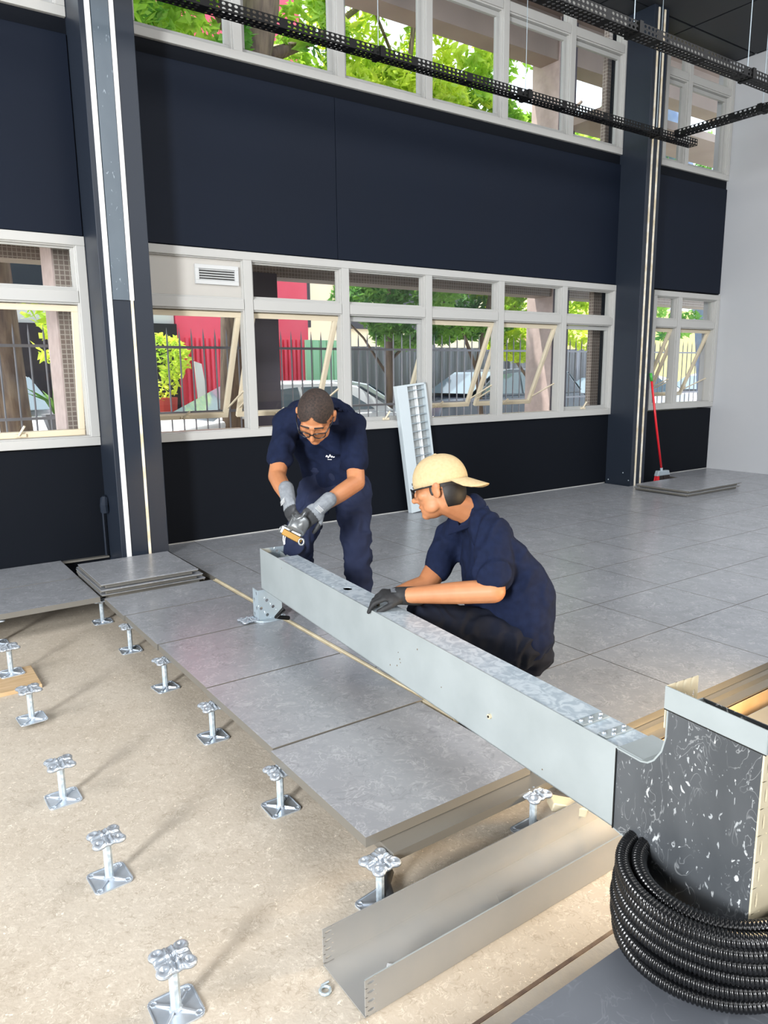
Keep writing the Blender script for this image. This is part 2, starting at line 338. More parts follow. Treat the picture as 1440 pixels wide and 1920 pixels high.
# crack in the old floor near the bottom edge
MB().box(.3, 3, 1.070, 1.080, SUB, SUB+.002).build("floor_joint", "trunk", floor)
MB().box(.3, 3, .9, 1.064, SUB, SUB+.006).build('concrete_band', 'concrete', floor)

wl = MB(); T = WY+.2
PX = [(1.36, 1.722), (7.09, 7.755)]
wl.box(-7, WX, WY, T, SUB-.06, .80); wl.box(-7, WX, WY, T, 2.237, 3.60)
for a, b in PX: wl.box(a, b, WY, T, .80, 2.237); wl.box(a, b, WY, T, 3.60, CEIL)
wl.box(-7, -1.5, WY, T, .80, 2.237); wl.box(-7, -1.5, WY, T, 3.60, CEIL)
wall_back = tag(wl.build('wall_back', 'wall_navy_low'), 'dark navy window wall', kind='structure')
for a, b in ((-1.5, 1.355), (1.725, 3.403), (3.407, 7.085), (7.3, WX-.004)): MB().box(a, b, WY-.018, WY+.01, 2.245, 3.50).build('wall_panel', 'wall_navy', wall_back, bevel=.003)
tag(MB().box(WX, WX+.2, -6, T, SUB-.06, CEIL+.1).build('wall_right', 'wall_white'), 'plain white end wall', kind='structure')
tag(MB().box(-7.2, -7, -6, T, SUB-.06, CEIL+.1).build('wall_left', 'wall_white'), kind='structure')
tag(MB().box(-7, WX, -6.2, -6, SUB-.06, CEIL+.1).build('wall_front', 'wall_white'), kind='structure')
ceiling = tag(MB().box(-7, WX, -6, T, CEIL+.03, CEIL+.1).build('ceiling', 'ceil_rail'), 'dark suspended ceiling of square tiles', kind='structure')
_t = MB().box(0, 1, 0, 1, 0, .02).build('ceiling_tile', 'ceil', ceiling); n_ = 0
cx = [7.85+1.26*k for k in range(-8, 2)]+[WX]; cy = [-6+(.9)]+[5.28-1.25*k for k in range(7, -1, -1)]+[WY]
for i in range(len(cx)-1):
    if cx[i+1] <= cx[i]: continue
    for j in range(len(cy)-1):
        if cy[j+1]-cy[j] < .05: continue
        o = _t if n_ == 0 else _t.copy()
        if n_: COL.objects.link(o)
        n_ += 1; o.location = (cx[i]+.012, cy[j]+.012, CEIL); o.scale = (cx[i+1]-cx[i]-.024, cy[j+1]-cy[j]-.024, 1)
# baseboards: thin light line at the foot of the window wall
tag(MB().box(1.72, 7.03, WY-.006, WY, 0, .006).box(8.2, WX, WY-.006, WY, 0, .006).build('baseboard_back', 'frame'), 'thin pale joint line along the foot of the navy wall', kind='structure')

# ---------------------------------------------------------------- windows
def ring(mb, x0, x1, z0, z1, w, y0, y1):
    mb.box(x0, x1, y0, y1, z0, z0+w); mb.box(x0, x1, y0, y1, z1-w, z1); mb.box(x0, x0+w, y0, y1, z0+w, z1-w); mb.box(x1-w, x1, y0, y1, z0+w, z1-w); return mb
def window(name, x0, x1, z0, z1, muls, tr, opened=(), solid_top=None, lower=True, label=None):
    w = root(name, (x0, WY, z0), label, kind='structure')
    f = MB(); ring(f, x0, x1, z0, z1, .062, WY-.03, WY+.10); ring(f, x0+.055, x1-.055, z0+.055, z1-.055, .016, WY-.012, WY+.08); f.build('window_frame', 'frame', w, bevel=.004)
    for m_ in muls:
        MB().box(m_-.036, m_+.036, WY-.026, WY+.09, z0+.06, z1-.06).box(m_-.046, m_+.046, WY-.008, WY+.06, z0+.06, z1-.06).build('mullion', 'frame', w, bevel=.003)
    eds = [x0+.065]+[v for m_ in muls for v in (m_-.04, m_+.04)]+[x1-.065]
    for k in range(0, len(eds), 2):
        a, b = eds[k], eds[k+1]
        MB().box(a, b, WY-.022, WY+.08, tr-.04, tr+.04).box(a, b, WY-.006, WY+.06, tr-.052, tr+.052).build('transom', 'frame', w, bevel=.003)
        i = k//2
        g = MB(); ring(g, a, b, tr+.045, z1-.06, .022, WY+.02, WY+.05); g.build('glazing_bead', 'frame', w)
        if solid_top == i:
            MB().box(a, b, WY+.01, WY+.03, tr+.045, z1-.06).build('blank_panel', 'grey_panel', w)
            v = root('vent_grille', (2.32, WY, 2.05)); v.parent = w; v.location = (2.32-x0, 0, 2.05-z0)
            vf = MB(); ring(vf, 2.148, 2.498, 1.978, 2.122, .03, WY-.012, WY+.012); vf.build('vent_frame', 'vent_white', v, bevel=.002)
            MB().box(2.17, 2.48, WY+.004, WY+.009, 1.99, 2.11).build('vent_back', 'black', v)
            for q in range(5): MB().bar((2.178, WY-.002, 2.012+.0185*q), (2.468, WY-.002, 2.012+.0185*q), .012, .0035, up=(0, -1, 1)).build('slat', 'vent_white', v)
        else: MB().box(a+.01, b-.01, WY+.033, WY+.037, tr+.05, z1-.065).build('glass_pane', 'glass', w)
        # lower light: an awning sash, hinged on top
        zz0, zz1 = z0+.065, tr-.055; hh = zz1-zz0
        s = root('sash', (0, 0, 0)); s.parent = w; s.location = (a-x0, .045, zz1-z0)
        col = 'sash' if (lower and i in opened) else 'sash_grey'
        sb = MB(); ww = b-a; ring(sb, 0, ww, -hh, 0, .042, -.015, .02)
        o = sb.build('sash_frame', col, s, world=False, bevel=.003)
        MB().box(.04, ww-.04, .0, .004, -hh+.04, -.04).build('sash_glass', 'glass', s, world=False)
        if lower:
            MB().bar((ww*.5-.03, -.03, -hh+.02), (ww*.5+.01, -.05, -hh+.09), .018, .014).box(ww*.5-.05, ww*.5+.02, -.03, -.012, -hh+.008, -hh+.03).build('latch', 'sash', s, world=False, bevel=.002)
        if i in opened:
            s.rotation_euler = (math.radians(24 if name != 'window_5' else 6), 0, 0)
            for sx in ((a+.012, b-.012) if name != 'window_5' else ()):
                MB().bar((sx, WY+.05, zz0+.30), (sx, WY+.05+math.sin(.42)*hh*.92, zz1-math.cos(.42)*hh*.92), .012, .012).build('stay_arm', 'sash', w)
        if lower: MB().box(a, b, WY+.0, WY+.19, z0+.05, z0+.066).build('sill', 'sash', w)
    return w
LOWM = [2.57, 3.472, 4.38, 5.30, 6.222]
window('window_1', 1.722, 7.09, .80, 2.237, LOWM, 1.84, opened=(0, 1, 3, 4), solid_top=0, label='long lower window band with open awning sashes and a vent')
window('window_2', 1.722, 7.09, 3.60, 4.955, LOWM, 4.64, lower=False, label='long upper window band under the ceiling')
window('window_3', 7.755, WX-.004, .82, 2.225, [8.29], 1.85, opened=(0, 1), label='short lower window next to the white wall')
window('window_4', 7.755, WX-.004, 3.60, 4.90, [8.23], 4.60, lower=False, label='short upper window next to the white wall')
window('window_5', -1.5, 1.36, .81, 2.24, [-.5, .42], 1.84, opened=(2,), label='lower window at the left edge')
window('window_6', -1.5, 1.36, 3.60, 4.955, [-.5, .42], 4.64, lower=False, label='upper window at the left edge')

# ---------------------------------------------------------------- columns with light strips
def column(x0, x1, y0, strips, label, film=None, cream=(0, 1), side='col_navy'):
    c = root('column', (x0, y0, SUB), label, 'column', kind='structure')
    MB().box(x0, x1, y0, WY+.02, SUB, CEIL).build('cladding', side, c, bevel=.004)
    g = 0
    for k, (a, b) in enumerate(strips):
        if film and k == 1:
            MB().box(a, b, y0-.008, y0+.001, film, CEIL).build('light_strip', 'led_white', c); MB().box(a+.006, b-.006, y0-.006, y0+.001, 0, film).build('light_strip', 'led_cream', c)
        else: MB().box(a, b, y0-.008, y0+.001, 0 if film else -.01, CEIL-.02).build('light_strip', cream[k], c)
    if film: MB().box(strips[0][1]+.006, strips[1][0]-.004, y0-.012, y0-.0005, film, CEIL).build('cover_plate', 'col_film', c)
    return c
column(1.362, 1.700, 5.20, [(1.396, 1.428), (1.545, 1.575)], 'navy clad column with two white light strips and a scratched upper plate', film=1.80, cream=('led_white', 'led_white'))
c2 = column(7.05, 7.29, 5.19, [(7.108, 7.130), (7.205, 7.227)], 'navy clad column with two thin cream light strips near the broom', cream=('led_cream', 'led_cream'))
MB().tube([(1.355, 5.50, .42), (1.34, 5.47, .42), (1.33, 5.45, .38), (1.335, 5.46, .33)], .03, 10).tube([(1.33, 5.5, .32), (1.33, 5.5, 0)], .008, 6).build('outlet_cover', 'col_navy', wall_back)
for a in ((7.049, 5.22, .06), (7.049, 5.30, .14), (7.049, 5.50, .04)): MB().ell(a, ((.006, 0, 0), (0, .008, 0), (0, 0, .008)), 8, 6).build('screw', 'steel_light', c2)

# ---------------------------------------------------------------- black perforated cable trays under the ceiling
def hang_tray(p, q, w, h, rods, label, clampn=()):
    p = Vector(p); q = Vector(q); L_ = (q-p).length; a = (q-p)/L_; s = Vector((-a.y, a.x, 0)); t = root('cable_tray', p, label, 'cable tray', 'perforated black cable trays under the ceiling')
    n = int(L_/.042); ho = {(i, j) for i in range(n) for j in (0, 1) if i % 13}
    m_ = MB()
    m_.holed(lambda u, v: p+a*u+s*v, 0, L_, -w/2, w/2, n, 3, {(i, j) for i in range(n) for j in (0, 1, 2) if i % 13}, .013, w/9)
    o = m_.build('tray_base', 'black_metal', t, solid=.002)
    for sg in (-1, 1):
        m_ = MB(); m_.holed(lambda u, v: p+a*u+s*(w/2*sg)+Vector((0, 0, v)), 0, L_, 0, h, n, 2, ho, .013, h/6.5); m_.build('tray_side', 'black_metal', t, solid=.002)
    for u in rods:
        c = p+a*u; MB().tube([c+Vector((0, 0, h)), (c.x, c.y, CEIL)], .0035, 6).build('hanger_rod', 'steel_light', t)
        k = MB(); e0 = c-a*.02; e1 = c+a*.02
        k.bar(e0+Vector((0, 0, h/2)), e1+Vector((0, 0, h/2)), w+.02, h+.014).bar(c-s*.01+Vector((0, 0, h)), c+s*.01+Vector((0, 0, h)), .02, .03); k.build('clamp', 'black_metal', t, bevel=.002)
    return t
hang_tray((.9, 4.83, 3.555), (7.30, 4.83, 3.555), .10, .06, [2.46, 3.97, 5.78], 'long black perforated cable tray nearest the window wall, ending past the far column')
hang_tray((2.6, 3.55, 3.55), (8.9, 3.55, 3.55), .11, .065, [2.0, 3.43], 'black perforated cable tray running across the top right corner')
hang_tray((6.86, 4.72, 3.55), (6.86, 3.72, 3.55), .10, .055, [.85], 'short black cable tray running away from the window wall at the right edge')
# ================================================================ foreground: pedestals, duct, tray, hose, loose panels
def head_mesh():
    # pressed four-lobed head: a thin plate whose outline has four round lobes and four short stubs
    mb = MB(); NA, NR = 96, 12; R0 = []
    for k in range(NA):
        t = 2*math.pi*k/NA; best = .016
        for q in range(4):
            a = math.pi/4+q*math.pi/2; d = .036; rr = .0165; c = math.cos(t-a); s2 = d*d*(1-c*c)
            if c > 0 and rr*rr > s2: best = max(best, d*c+math.sqrt(rr*rr-s2))
            a = q*math.pi/2; dd = abs(math.atan2(math.sin(t-a), math.cos(t-a)))
            if dd < .40: best = max(best, .037/max(math.cos(dd), .6))
        R0.append(best)
    def hgt(x, y, r, e):
        h = .0045
        for q in range(4):
            a = math.pi/4+q*math.pi/2; dx = x-.036*math.cos(a); dy = y-.036*math.sin(a); d = math.hypot(dx, dy)
            h += .0045*math.exp(-((d-.0112)/.0032)**2) - .004*math.exp(-(d/.0055)**2)
            a = q*math.pi/2; px = x*math.cos(a)+y*math.sin(a); py = -x*math.sin(a)+y*math.cos(a)
            if px > .006: h += .0045*math.exp(-((abs(py)-.0075)/.0028)**2) - .002*math.exp(-(py/.004)**2)
        h += .003*math.exp(-((r-.012)/.003)**2) - .006*math.exp(-(r/.006)**2)
        return h*(1-.75*e**8)
    vs = []; fs = []
    for side in (1, -1):
        for j in range(NR+1):
            for k in range(NA):
                e = j/NR; r = R0[k]*e; t = 2*math.pi*k/NA; x, y = r*math.cos(t), r*math.sin(t)
                vs.append((x, y, hgt(x, y, r, e) if side == 1 else hgt(x, y, r, e)-.0045-.002*(1-e)))
    n1 = (NR+1)*NA
    for j in range(NR):
        for k in range(NA):
            a, b = j*NA+k, j*NA+(k+1) % NA; fs.append((a, a+NA, b+NA, b)); fs.append((n1+b, n1+b+NA, n1+a+NA, n1+a))
    for k in range(NA): a, b = NR*NA+k, NR*NA+(k+1) % NA; fs.append((a, n1+a, n1+b, b))
    mb.add(vs, fs); return mb
def pedestal(label):
    r = root('pedestal', (0, 0, 0), label, 'pedestal', 'adjustable steel pedestals of the raised floor')
    b = MB(); q = .050; c = .013; poly = []
    for sx, sy in ((1, 1), (-1, 1), (-1, -1), (1, -1)):
        for k in range(5):
            t = math.atan2(sy, sx)-math.pi/4+math.pi/2*k/4; poly.append((sx*(q-c)+c*math.cos(t)*1.15, sy*(q-c)+c*math.sin(t)*1.15))
    b.prism(poly, lambda x, y, t: (x, y, t), 0, .0025)
    for i in range(len(poly)):   # raised rim
        x0, y0 = poly[i]; x1, y1 = poly[(i+1) % len(poly)]; b.bar((x0*.97, y0*.97, .003), (x1*.97, y1*.97, .003), .004, .004)
    for sx in (1, -1):
        for sy in (1, -1):
            b.bar((sx*.010, sy*.010, .006), (sx*.034, sy*.034, .003), .006, .005)
            b.tube([(sx*.0385+.0075*math.cos(t*.785), sy*.0385+.0075*math.sin(t*.785), .0035) for t in range(8)], .002, 5, closed=True)
    b.v = [Vector((v.x*1.08, v.y*1.08, v.z)) for v in b.v]; b.build('base_plate', 'zinc', r, smooth=False, bevel=.0008)
    MB().lathe([(.0165, .002), (.0165, .006), (.0125, .011)], n=8).build('collar', 'zinc', r)
    s = MB(); s.prism([(.0125*math.cos(t*math.pi/4+.39)*1.0, .0125*math.sin(t*math.pi/4+.39)) for t in range(8)], lambda x, y, t: (x, y, t), .004, .120); s.build('tube', 'galv_top', r)
    MB().lathe([(.010, .117), (.0155, .118), (.0155, .126), (.010, .128)], n=6).lathe([(.008, .127), (.008, .140)], n=10).build('adjusting_nut', 'zinc', r)
    hm = head_mesh(); hm.v = [Vector((v.x*1.16, v.y*1.16, v.z*1.1+.1385)) for v in hm.v]; hm.build('head', 'zinc', r, smooth=True)
    return r
PED = [((.440, 1.520), 'pedestal nearest the camera, cut off by the bottom edge'), ((.437, 2.09), 'second free pedestal from the bottom edge in the left row'),
       ((.417, 2.625), 'third free pedestal from the bottom in the left row'), ((.436, 3.325), 'free pedestal just in front of the wooden board'),
       ((.445, 3.935), 'pedestal standing on the wooden board at the left edge'), ((1.040, 4.53), 'pedestal under the corner of the left platform and the panel stack'),
       ((1.040, 3.945), 'farthest pedestal under the edge of the panel row'), ((1.032, 3.345), 'pedestal under the second joint of the panel row'),
       ((1.028, 2.74), 'pedestal under the middle of the panel row edge'), ((1.025, 2.12), 'pedestal under the edge of the front panel of the row'),
       ((1.033, 1.522), 'pedestal at the front corner of the panel row with its head free'), ((1.632, 1.510), 'pedestal in the trench by the end of the long duct'),
       ((1.66, 4.455), 'pedestal head in the gap at the right corner of the panel stack'), ((.455, 4.50), 'pedestal at the left edge under the near corner of the left platform'),
       ((2.62, 1.494), 'pedestal in the trench at the right edge behind the duct fitting'), ((1.145, 5.40), 'pedestal in the dark gap by the navy wall left of the column'),
       ((1.665, 3.05), 'pedestal head sticking out left of the long duct beside its end plate')]
rd = random.Random(3); proto = None
for (x, y), lab in PED:
    o = pedestal(lab) if proto is None else copy_tree(proto)
    if proto is None: proto = o
    o['label'] = lab; o.location = (x, y, SUB+(.02 if 'wooden' in lab else 0)); o.rotation_euler = (0, 0, rd.uniform(-.10, .10)+.04)
    if 'sticking' in lab: o.location = (1.545, 3.50, -.13)

# wooden board and small things on the old floor
tag(MB().box(-.4, .545, 3.70, 3.99, SUB, SUB+.02).build('board', 'debris_wood' if 0 else 'wood', bevel=.002), 'pale wooden board lying on the old floor at the left edge', 'board')
t = MB(); t.tube([(.0, .0, .004), (.02, .0, .004)], .003, 6); t.tube([(.013*math.cos(k*.6), .013*math.sin(k*.6)-.018, .004) for k in range(11)], .004, 6, closed=True)
tag(t.build('washer', 'steel_light'), 'small metal eyelet on the floor by the end of the steel tray', 'eyelet').location = (.755, 1.375, SUB)

# loose panel stack in front of the left column
def loose(x0, x1, y0, y1, z, rz, lab, grp):
    o = root('floor_panel', ((x0+x1)/2, (y0+y1)/2, z-.034), lab, 'floor panel', grp, rz=rz); w, h = (x1-x0)/2, (y1-y0)/2
    MB().box(-w, w, -h, h, .030, .034).build('vinyl_top', 'vinyl', o, world=False)
    p = MB(); p.box(-w+.002, w-.002, -h+.002, h-.002, .022, .030).box(-w+.03, w-.03, -h+.03, h-.03, 0, .022)
    for sx in (-1, 1): p.box(sx*w-.004*(sx > 0)-.002, sx*w+.004*(sx < 0)+.002, -h+.02, h-.02, .012, .028)
    p.build('steel_pan', 'pan', o, world=False, bevel=.003); return o
loose(1.035, 1.690, 4.475, 5.09, .0, .0, 'lowest grey floor panel of the stack in front of the left column', 'grey floor panels stacked by the left column')
loose(1.025, 1.660, 4.44, 5.07, .038, .008, 'middle grey floor panel of the stack in front of the left column', 'grey floor panels stacked by the left column')
loose(1.028, 1.630, 4.43, 5.03, .076, -.004, 'topmost grey floor panel of the stack in front of the left column', 'grey floor panels stacked by the left column')
loose(6.84, 7.83, 4.33, 4.99, .035, 0, 'lower of two grey floor panels lying near the broom', 'grey floor panels lying near the broom')
loose(6.84, 7.83, 4.32, 4.97, .070, .01, 'upper of two grey floor panels lying near the broom', 'grey floor panels lying near the broom')

# ---------------------------------------------------------------- the long duct, its foot and the dark branch fitting
DA = Vector((1.628, 3.494, 0)); DN = Vector((-.0856, -.9963, 0)).normalized(); DW = Vector((-DN.y, DN.x, 0))
ang = math.atan2(DN.y, DN.x)
def DP(s, t, z): return DA+DN*s+DW*t+Vector((0, 0, z))
duct = root('cable_duct', DA, 'long pale galvanised steel duct lying across the floor panels in front of both men', 'duct')
Z0, Z1, TH = .171, .391, .116; S1 = 2.462
MB().prism([(0, Z0), (S1, Z0), (S1, Z1), (0, Z1)], lambda a, b, t: DP(a, t, b), 0, .003).build('front_plate', 'galv', duct)
MB().prism([(0, Z0), (S1, Z0), (S1, Z1-.01), (.26, Z1-.01), (.26, Z1-.03), (0, Z1-.03)], lambda a, b, t: DP(a, t, b), TH-.003, TH).build('back_plate', 'galv', duct)
MB().prism([(0, 0), (S1, 0), (S1, TH), (0, TH)], lambda a, b, t: DP(a, b, t), Z0, Z0+.003).build('bottom_plate', 'galv', duct)
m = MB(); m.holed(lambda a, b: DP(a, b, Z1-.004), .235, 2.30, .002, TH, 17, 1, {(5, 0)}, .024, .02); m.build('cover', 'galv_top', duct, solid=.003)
MB().box(-.001, .004, -.002, TH+.03, .30, .39).build('tmp', 'galv')
bpy.data.objects.remove(bpy.data.objects['tmp'])
m = MB(); m.holed(lambda a, b: DP(.002, a, b), .004, .15, .296, .388, 4, 2, {(1, 0), (2, 1), (3, 0), (0, 1)}, .008, .008); m.build('end_plate', 'steel_light', duct, solid=.003)
# splice plates with screws near the fitting
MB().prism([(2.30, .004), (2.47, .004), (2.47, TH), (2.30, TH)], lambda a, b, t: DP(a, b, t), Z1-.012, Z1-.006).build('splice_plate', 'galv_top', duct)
for s_ in (2.305, 2.385):
    MB().prism([(s_, .012), (s_+.03, .012), (s_+.03, TH-.008), (s_, TH-.008)], lambda a, b, t: DP(a, b, t), Z1-.006, Z1-.001).build('cleat', 'galv', duct, bevel=.001)
    for k in range(5):
        c = DP(s_+.015+(.012 if k % 2 else -.003), .022+.018*k, Z1-.001); MB().lathe([(.0062, 0), (.0062, .003), (.004, .006)], c, 10).build('screw', 'zinc', duct)
MB().tube([DP(1.965, .002, .262), DP(1.965, -.008, .262)], .008, 10).tube([DP(1.965, -.007, .262), DP(1.965, -.010, .262)], .004, 8, mi=1).build('screw', ['cream_metal', 'black'], duct)
rr = random.Random(5)
for k, (s_, z_) in enumerate([(1.42, .285), (1.43, .262), (1.435, .25), (1.41, .23), (1.70, .255), (1.36, .215), (.3, .35), (1.55, .34), (2.2, .2)]):
    MB().ell(DP(s_, -.0005, z_), (DN*.0022, DW*.0008, Vector((0, 0, .0035 if k % 2 else .002))), 8, 5).build('rust_spot', 'brass', duct)
# foot bracket under the left end
ft = root('foot_bracket', DP(.04, .05, 0), 'perforated steel foot with a round base carrying the left end of the duct', 'bracket')
m = MB(); m.prism([(.085*math.cos(t*math.pi/12)*(1.25 if abs(t-12) > 6 else 1.0)+.03, .068*math.sin(t*math.pi/12)+.03) for t in range(24)], lambda a, b, t: DP(b-.02, a-.01, t), 0.0, .008); m.build('base_plate', 'cream_metal' if 0 else 'steel_light', ft, bevel=.002)
m = MB(); m.holed(lambda a, b: DP(a, -.035, b), -.04, .03, .008, .17, 2, 4, {(0, 0), (0, 2), (1, 1), (1, 3)}, .009, .011); m.build('side_plate', 'steel_light', ft, solid=.003)
m = MB(); m.holed(lambda a, b: DP(.03, a, b), -.035, .10, .008, .17, 4, 4, {(1, 2), (0, 1), (2, 1), (1, 0)}, .009, .009); m.build('face_plate', 'steel_light', ft, solid=.003)
MB().tube([DP(.12, .10, .02), DP(.15, .02, .05), DP(.16, .06, .09)], .012, 8).build('bolt', 'black_metal', ft)

fit = root('duct_branch', DP(2.7, .06, 0), 'dark scratched sheet steel branch fitting joining the end of the long duct', 'duct fitting')
T0, T1 = -.001, .122
out = [(S1+.001, Z0), (2.50, .166), (2.545, .150), (2.575, .125), (2.592, .09), (2.60, .05), (2.60, 0.002), (2.83, 0.002), (2.83, .545), (2.601, .545), (2.601, .478), (2.592, .440), (2.572, .408), (2.555, .394), (2.535, .388), (S1+.001, .388)]
MB().prism(out, lambda a, b, t: DP(a, t, b), T0, T0+.003).build('front_plate', 'tdark', fit)
MB().prism(out, lambda a, b, t: DP(a, t, b), T1-.003, T1).build('back_plate', 'tdark', fit)
m = MB()
up = out[9:16]
for i in range(len(up)-1):
    (a, b), (c, d) = up[i], up[i+1]; m.add([DP(a, T0-.002, b), DP(a, T1, b), DP(c, T1, d), DP(c, T0-.002, d)], [(0, 1, 2, 3)])
m.build('upper_flange', 'galv', fit, solid=.004)
m = MB()
for i in range(6):
    (a, b), (c, d) = out[i], out[i+1]; m.add([DP(a, T0-.001, b), DP(a, T1, b), DP(c, T1, d), DP(c, T0-.001, d)], [(0, 1, 2, 3)])
m.build('lower_flange', 'galv', fit, solid=.003)
m = MB(); m.holed(lambda a, b: DP(2.832, a, b), -.002, .124, .002, .545, 4, 9, {(0, 1), (0, 2), (0, 3), (0, 4), (0, 5), (0, 6), (0, 7), (0, 8), (3, 8), (3, 6)}, .004, .018); m.build('end_cover', 'cream_metal', fit, solid=.004)
MB().prism([(2.594, .548), (2.838, .548), (2.838, .600), (2.594, .602)], lambda a, b, t: DP(a, t, b), -.006, -.003).build('collar_front', 'galv', fit)
m = MB(); m.holed(lambda a, b: DP(2.595, a, b), -.003, .105, .500, .602, 4, 1, {(1, 0), (2, 0), (3, 0)}, .005, .022); m.build('collar_side', 'cream_metal', fit, solid=.003)
MB().prism([(-.005, .548), (.128, .548), (.128, .600), (-.005, .600)], lambda a, b, t: DP(t, a, b), 2.836, 2.839).build('collar_end', 'galv', fit)
for z in (.547,): MB().bar(DP(2.594, -.005, z), DP(2.838, -.005, z), .002, .003).build('joint_line', 'black', fit)
MB().bar(DP(S1, -.003, Z0), DP(S1, -.003, Z1-.004), .003, .003, up=DN).build('joint_line', 'black', fit)
for k in range(2): MB().bar(DP(2.455-.0*k, .004+.05*k, .389), DP(2.60, .004+.05*k, .389), .004, .004).build('rib', 'galv', fit) if k == 0 else None

# ---------------------------------------------------------------- U-shaped steel tray on the old floor
tr = root('steel_tray', (.79, 1.33, SUB), 'open U-shaped steel tray lying on the old floor in the trench', 'steel tray')
X0, X1, Y0, Y1, ZT = .792, 3.9, 1.236, 1.430, SUB+.104
MB().box(X0, X1, Y0, Y1, SUB+.001, SUB+.004).build('tray_bottom', 'tray', tr)
for yy, nm in ((Y0, 'side_flange'), (Y1, 'side_flange')):
    m = MB(); m.holed(lambda a, b: (a, yy, b), X0, X0+.032, SUB+.006, ZT, 1, 4, {(0, 0), (0, 1), (0, 2), (0, 3)}, .010, .0035)
    m.add([(X0+.032, yy, SUB+.002), (X1, yy, SUB+.002), (X1, yy, ZT), (X0+.032, yy, ZT)], [(0, 1, 2, 3)]); m.build(nm, 'tray', tr, solid=.003)
MB().box(X0, X1, Y0-.001, Y0+.002, ZT-.002, ZT+.0006).build('flange_edge', 'galv', tr)
MB().bar((.92, 1.30, SUB+.006), (.955, 1.285, SUB+.012), .012, .004).bar((.94, 1.31, SUB+.007), (.92, 1.33, SUB+.007), .010, .003).build('torn_tab', 'wall_white', tr)
MB().add([(1.30, 1.31, SUB+.005), (1.35, 1.30, SUB+.005), (1.352, 1.325, SUB+.028), (1.305, 1.335, SUB+.030)], [(0, 1, 2, 3)]).build('bent_tab', 'tray', tr, solid=.002)
MB().tube([(1.97, Y1-.004, SUB+.058), (1.97, Y1-.0015, SUB+.058)], .012, 12).build('knockout_hole', 'black', tr)
# dark conduit and flat bracket behind the tray
m = MB(); m.tube([(1.05, 1.46, SUB+.022), (1.052, 1.50, SUB+.03), (1.08, 1.56, SUB+.025), (1.12, 1.60, SUB+.02)], .014, 8)
tag(m.build('conduit', 'glove_palm', smooth=True), 'dark grey conduit end curving out behind the steel tray', 'conduit')
m = MB(); m.bar((1.09, 1.475, SUB+.012), (1.95, 1.475, SUB+.012), .03, .02)
tag(m.build('rail', 'tdark', bevel=.003), 'dark flat rail on the old floor along the back of the steel tray', 'rail')
m = MB(); m.bar((1.70, 1.50, -.10), (1.80, 1.44, -.13), .06, .03); m.tube([(1.80, 1.44, -.13), (1.808, 1.435, -.132)], .012, 10, mi=1)
tag(m.build('bracket', ['cream_metal', 'black'], bevel=.004), 'small cream metal bracket end beside the trench pedestal', 'bracket')
for nm, x in (('bracket_leg', 1.75),): pass
tag(MB().box(2.18, 3.6, 1.50, 1.504, SUB, -.07).build('side_board', 'wood'), 'wood coloured board closing the trench under the floor edge at the right', 'board')

# ---------------------------------------------------------------- black corrugated hose coil
hose = root('corrugated_hose', (1.43, .78, 0), 'coil of black corrugated conduit standing round the foot of the dark fitting', 'hose')
C0 = Vector((1.447, .785, 0)); RO = .204; rt = .0170; pitch = .0312
def coil(c, R, z0, turns, dz, name, a0=0, jit=.0025, rib=.0086):
    n = int(turns*2*math.pi*R/rib)*6; pts = []; rs = []
    for i in range(n+1):
        t = a0+2*math.pi*turns*i/n; z = z0+dz*(t-a0)/(2*math.pi); w = 1+.02*math.sin(2.2*t+z0*40)
        pts.append(c+Vector((R*w*math.cos(t), R*w*math.sin(t), z+jit*math.sin(1.7*t)))); rs.append(rt*(1, 1.02, 1, .90, .80, .90)[i % 6])
    m = MB(); m.tube(pts, rs, 10); return m.build(name, 'hose', hose, smooth=True)
coil(C0, RO, rt+.002, 5.0, pitch, 'hose_turns', a0=.4)
coil(C0, RO-.006, rt+.002+5*pitch, 1.6, .004, 'top_turn', a0=.4)
coil(C0+Vector((.004, 0, 0)), RO-.038, rt+.004+5*pitch, 1.5, .0035, 'inner_turn', a0=2)

# ---------------------------------------------------------------- louvred fixture leaning on the wall, cord, broom
lf = root('louvred_fixture', (4.085, 5.43, 0), 'white louvred ceiling light fixture leaning on the navy wall behind the men', 'light fixture')
lf.rotation_euler = (math.radians(-3.5), math.radians(-5.6), 0)
W_, HH = .335, 1.185
MB().box(0, .118, -.03, .03, 0, HH).build('side_housing', 'fixture', lf, world=False, bevel=.003)
MB().box(.118, W_, .02, .03, 0, HH).build('reflector', 'fixture_in', lf, world=False)
MB().box(W_-.022, W_, -.03, .03, 0, HH).box(.118, W_, -.03, .03, 0, .018).box(.118, W_, -.03, .03, HH-.018, HH).build('rim', 'fixture', lf, world=False, bevel=.002)
MB().box(.213, .228, -.02, .018, .018, HH-.018).build('centre_rib', 'led_white', lf, world=False)
for k in range(15): MB().box(.118, W_-.022, -.026, .016, .06+k*.076, .066+k*.076).build('louvre', 'steel_light', lf, world=False)
tag(MB().tube([(4.22, 5.44, .006), (4.21, 5.36, .005), (4.27, 5.27, .005), (4.36, 5.25, .005), (4.47, 5.33, .005)], .004, 6).build('cable', 'led_white', smooth=True), 'thin white power cord looping on the floor from the louvred fixture', 'cable')
br = root('broom', (7.575, 5.10, 0), 'broom with a red handle and grey head leaning on the far column', 'broom')
MB().tube([(7.53, 5.13, .17), (7.42, 5.16, .70), (7.315, 5.175, 1.18)], .013, 10).build('handle', 'red_plastic', br, smooth=True)
MB().tube([(7.315, 5.175, 1.175), (7.298, 5.180, 1.262)], .0155, 10).build('grip', 'green_plastic', br, smooth=True)
MB().tube([(7.53, 5.13, .175), (7.535, 5.128, .13)], .016, 8).build('socket', 'steel_light', br)
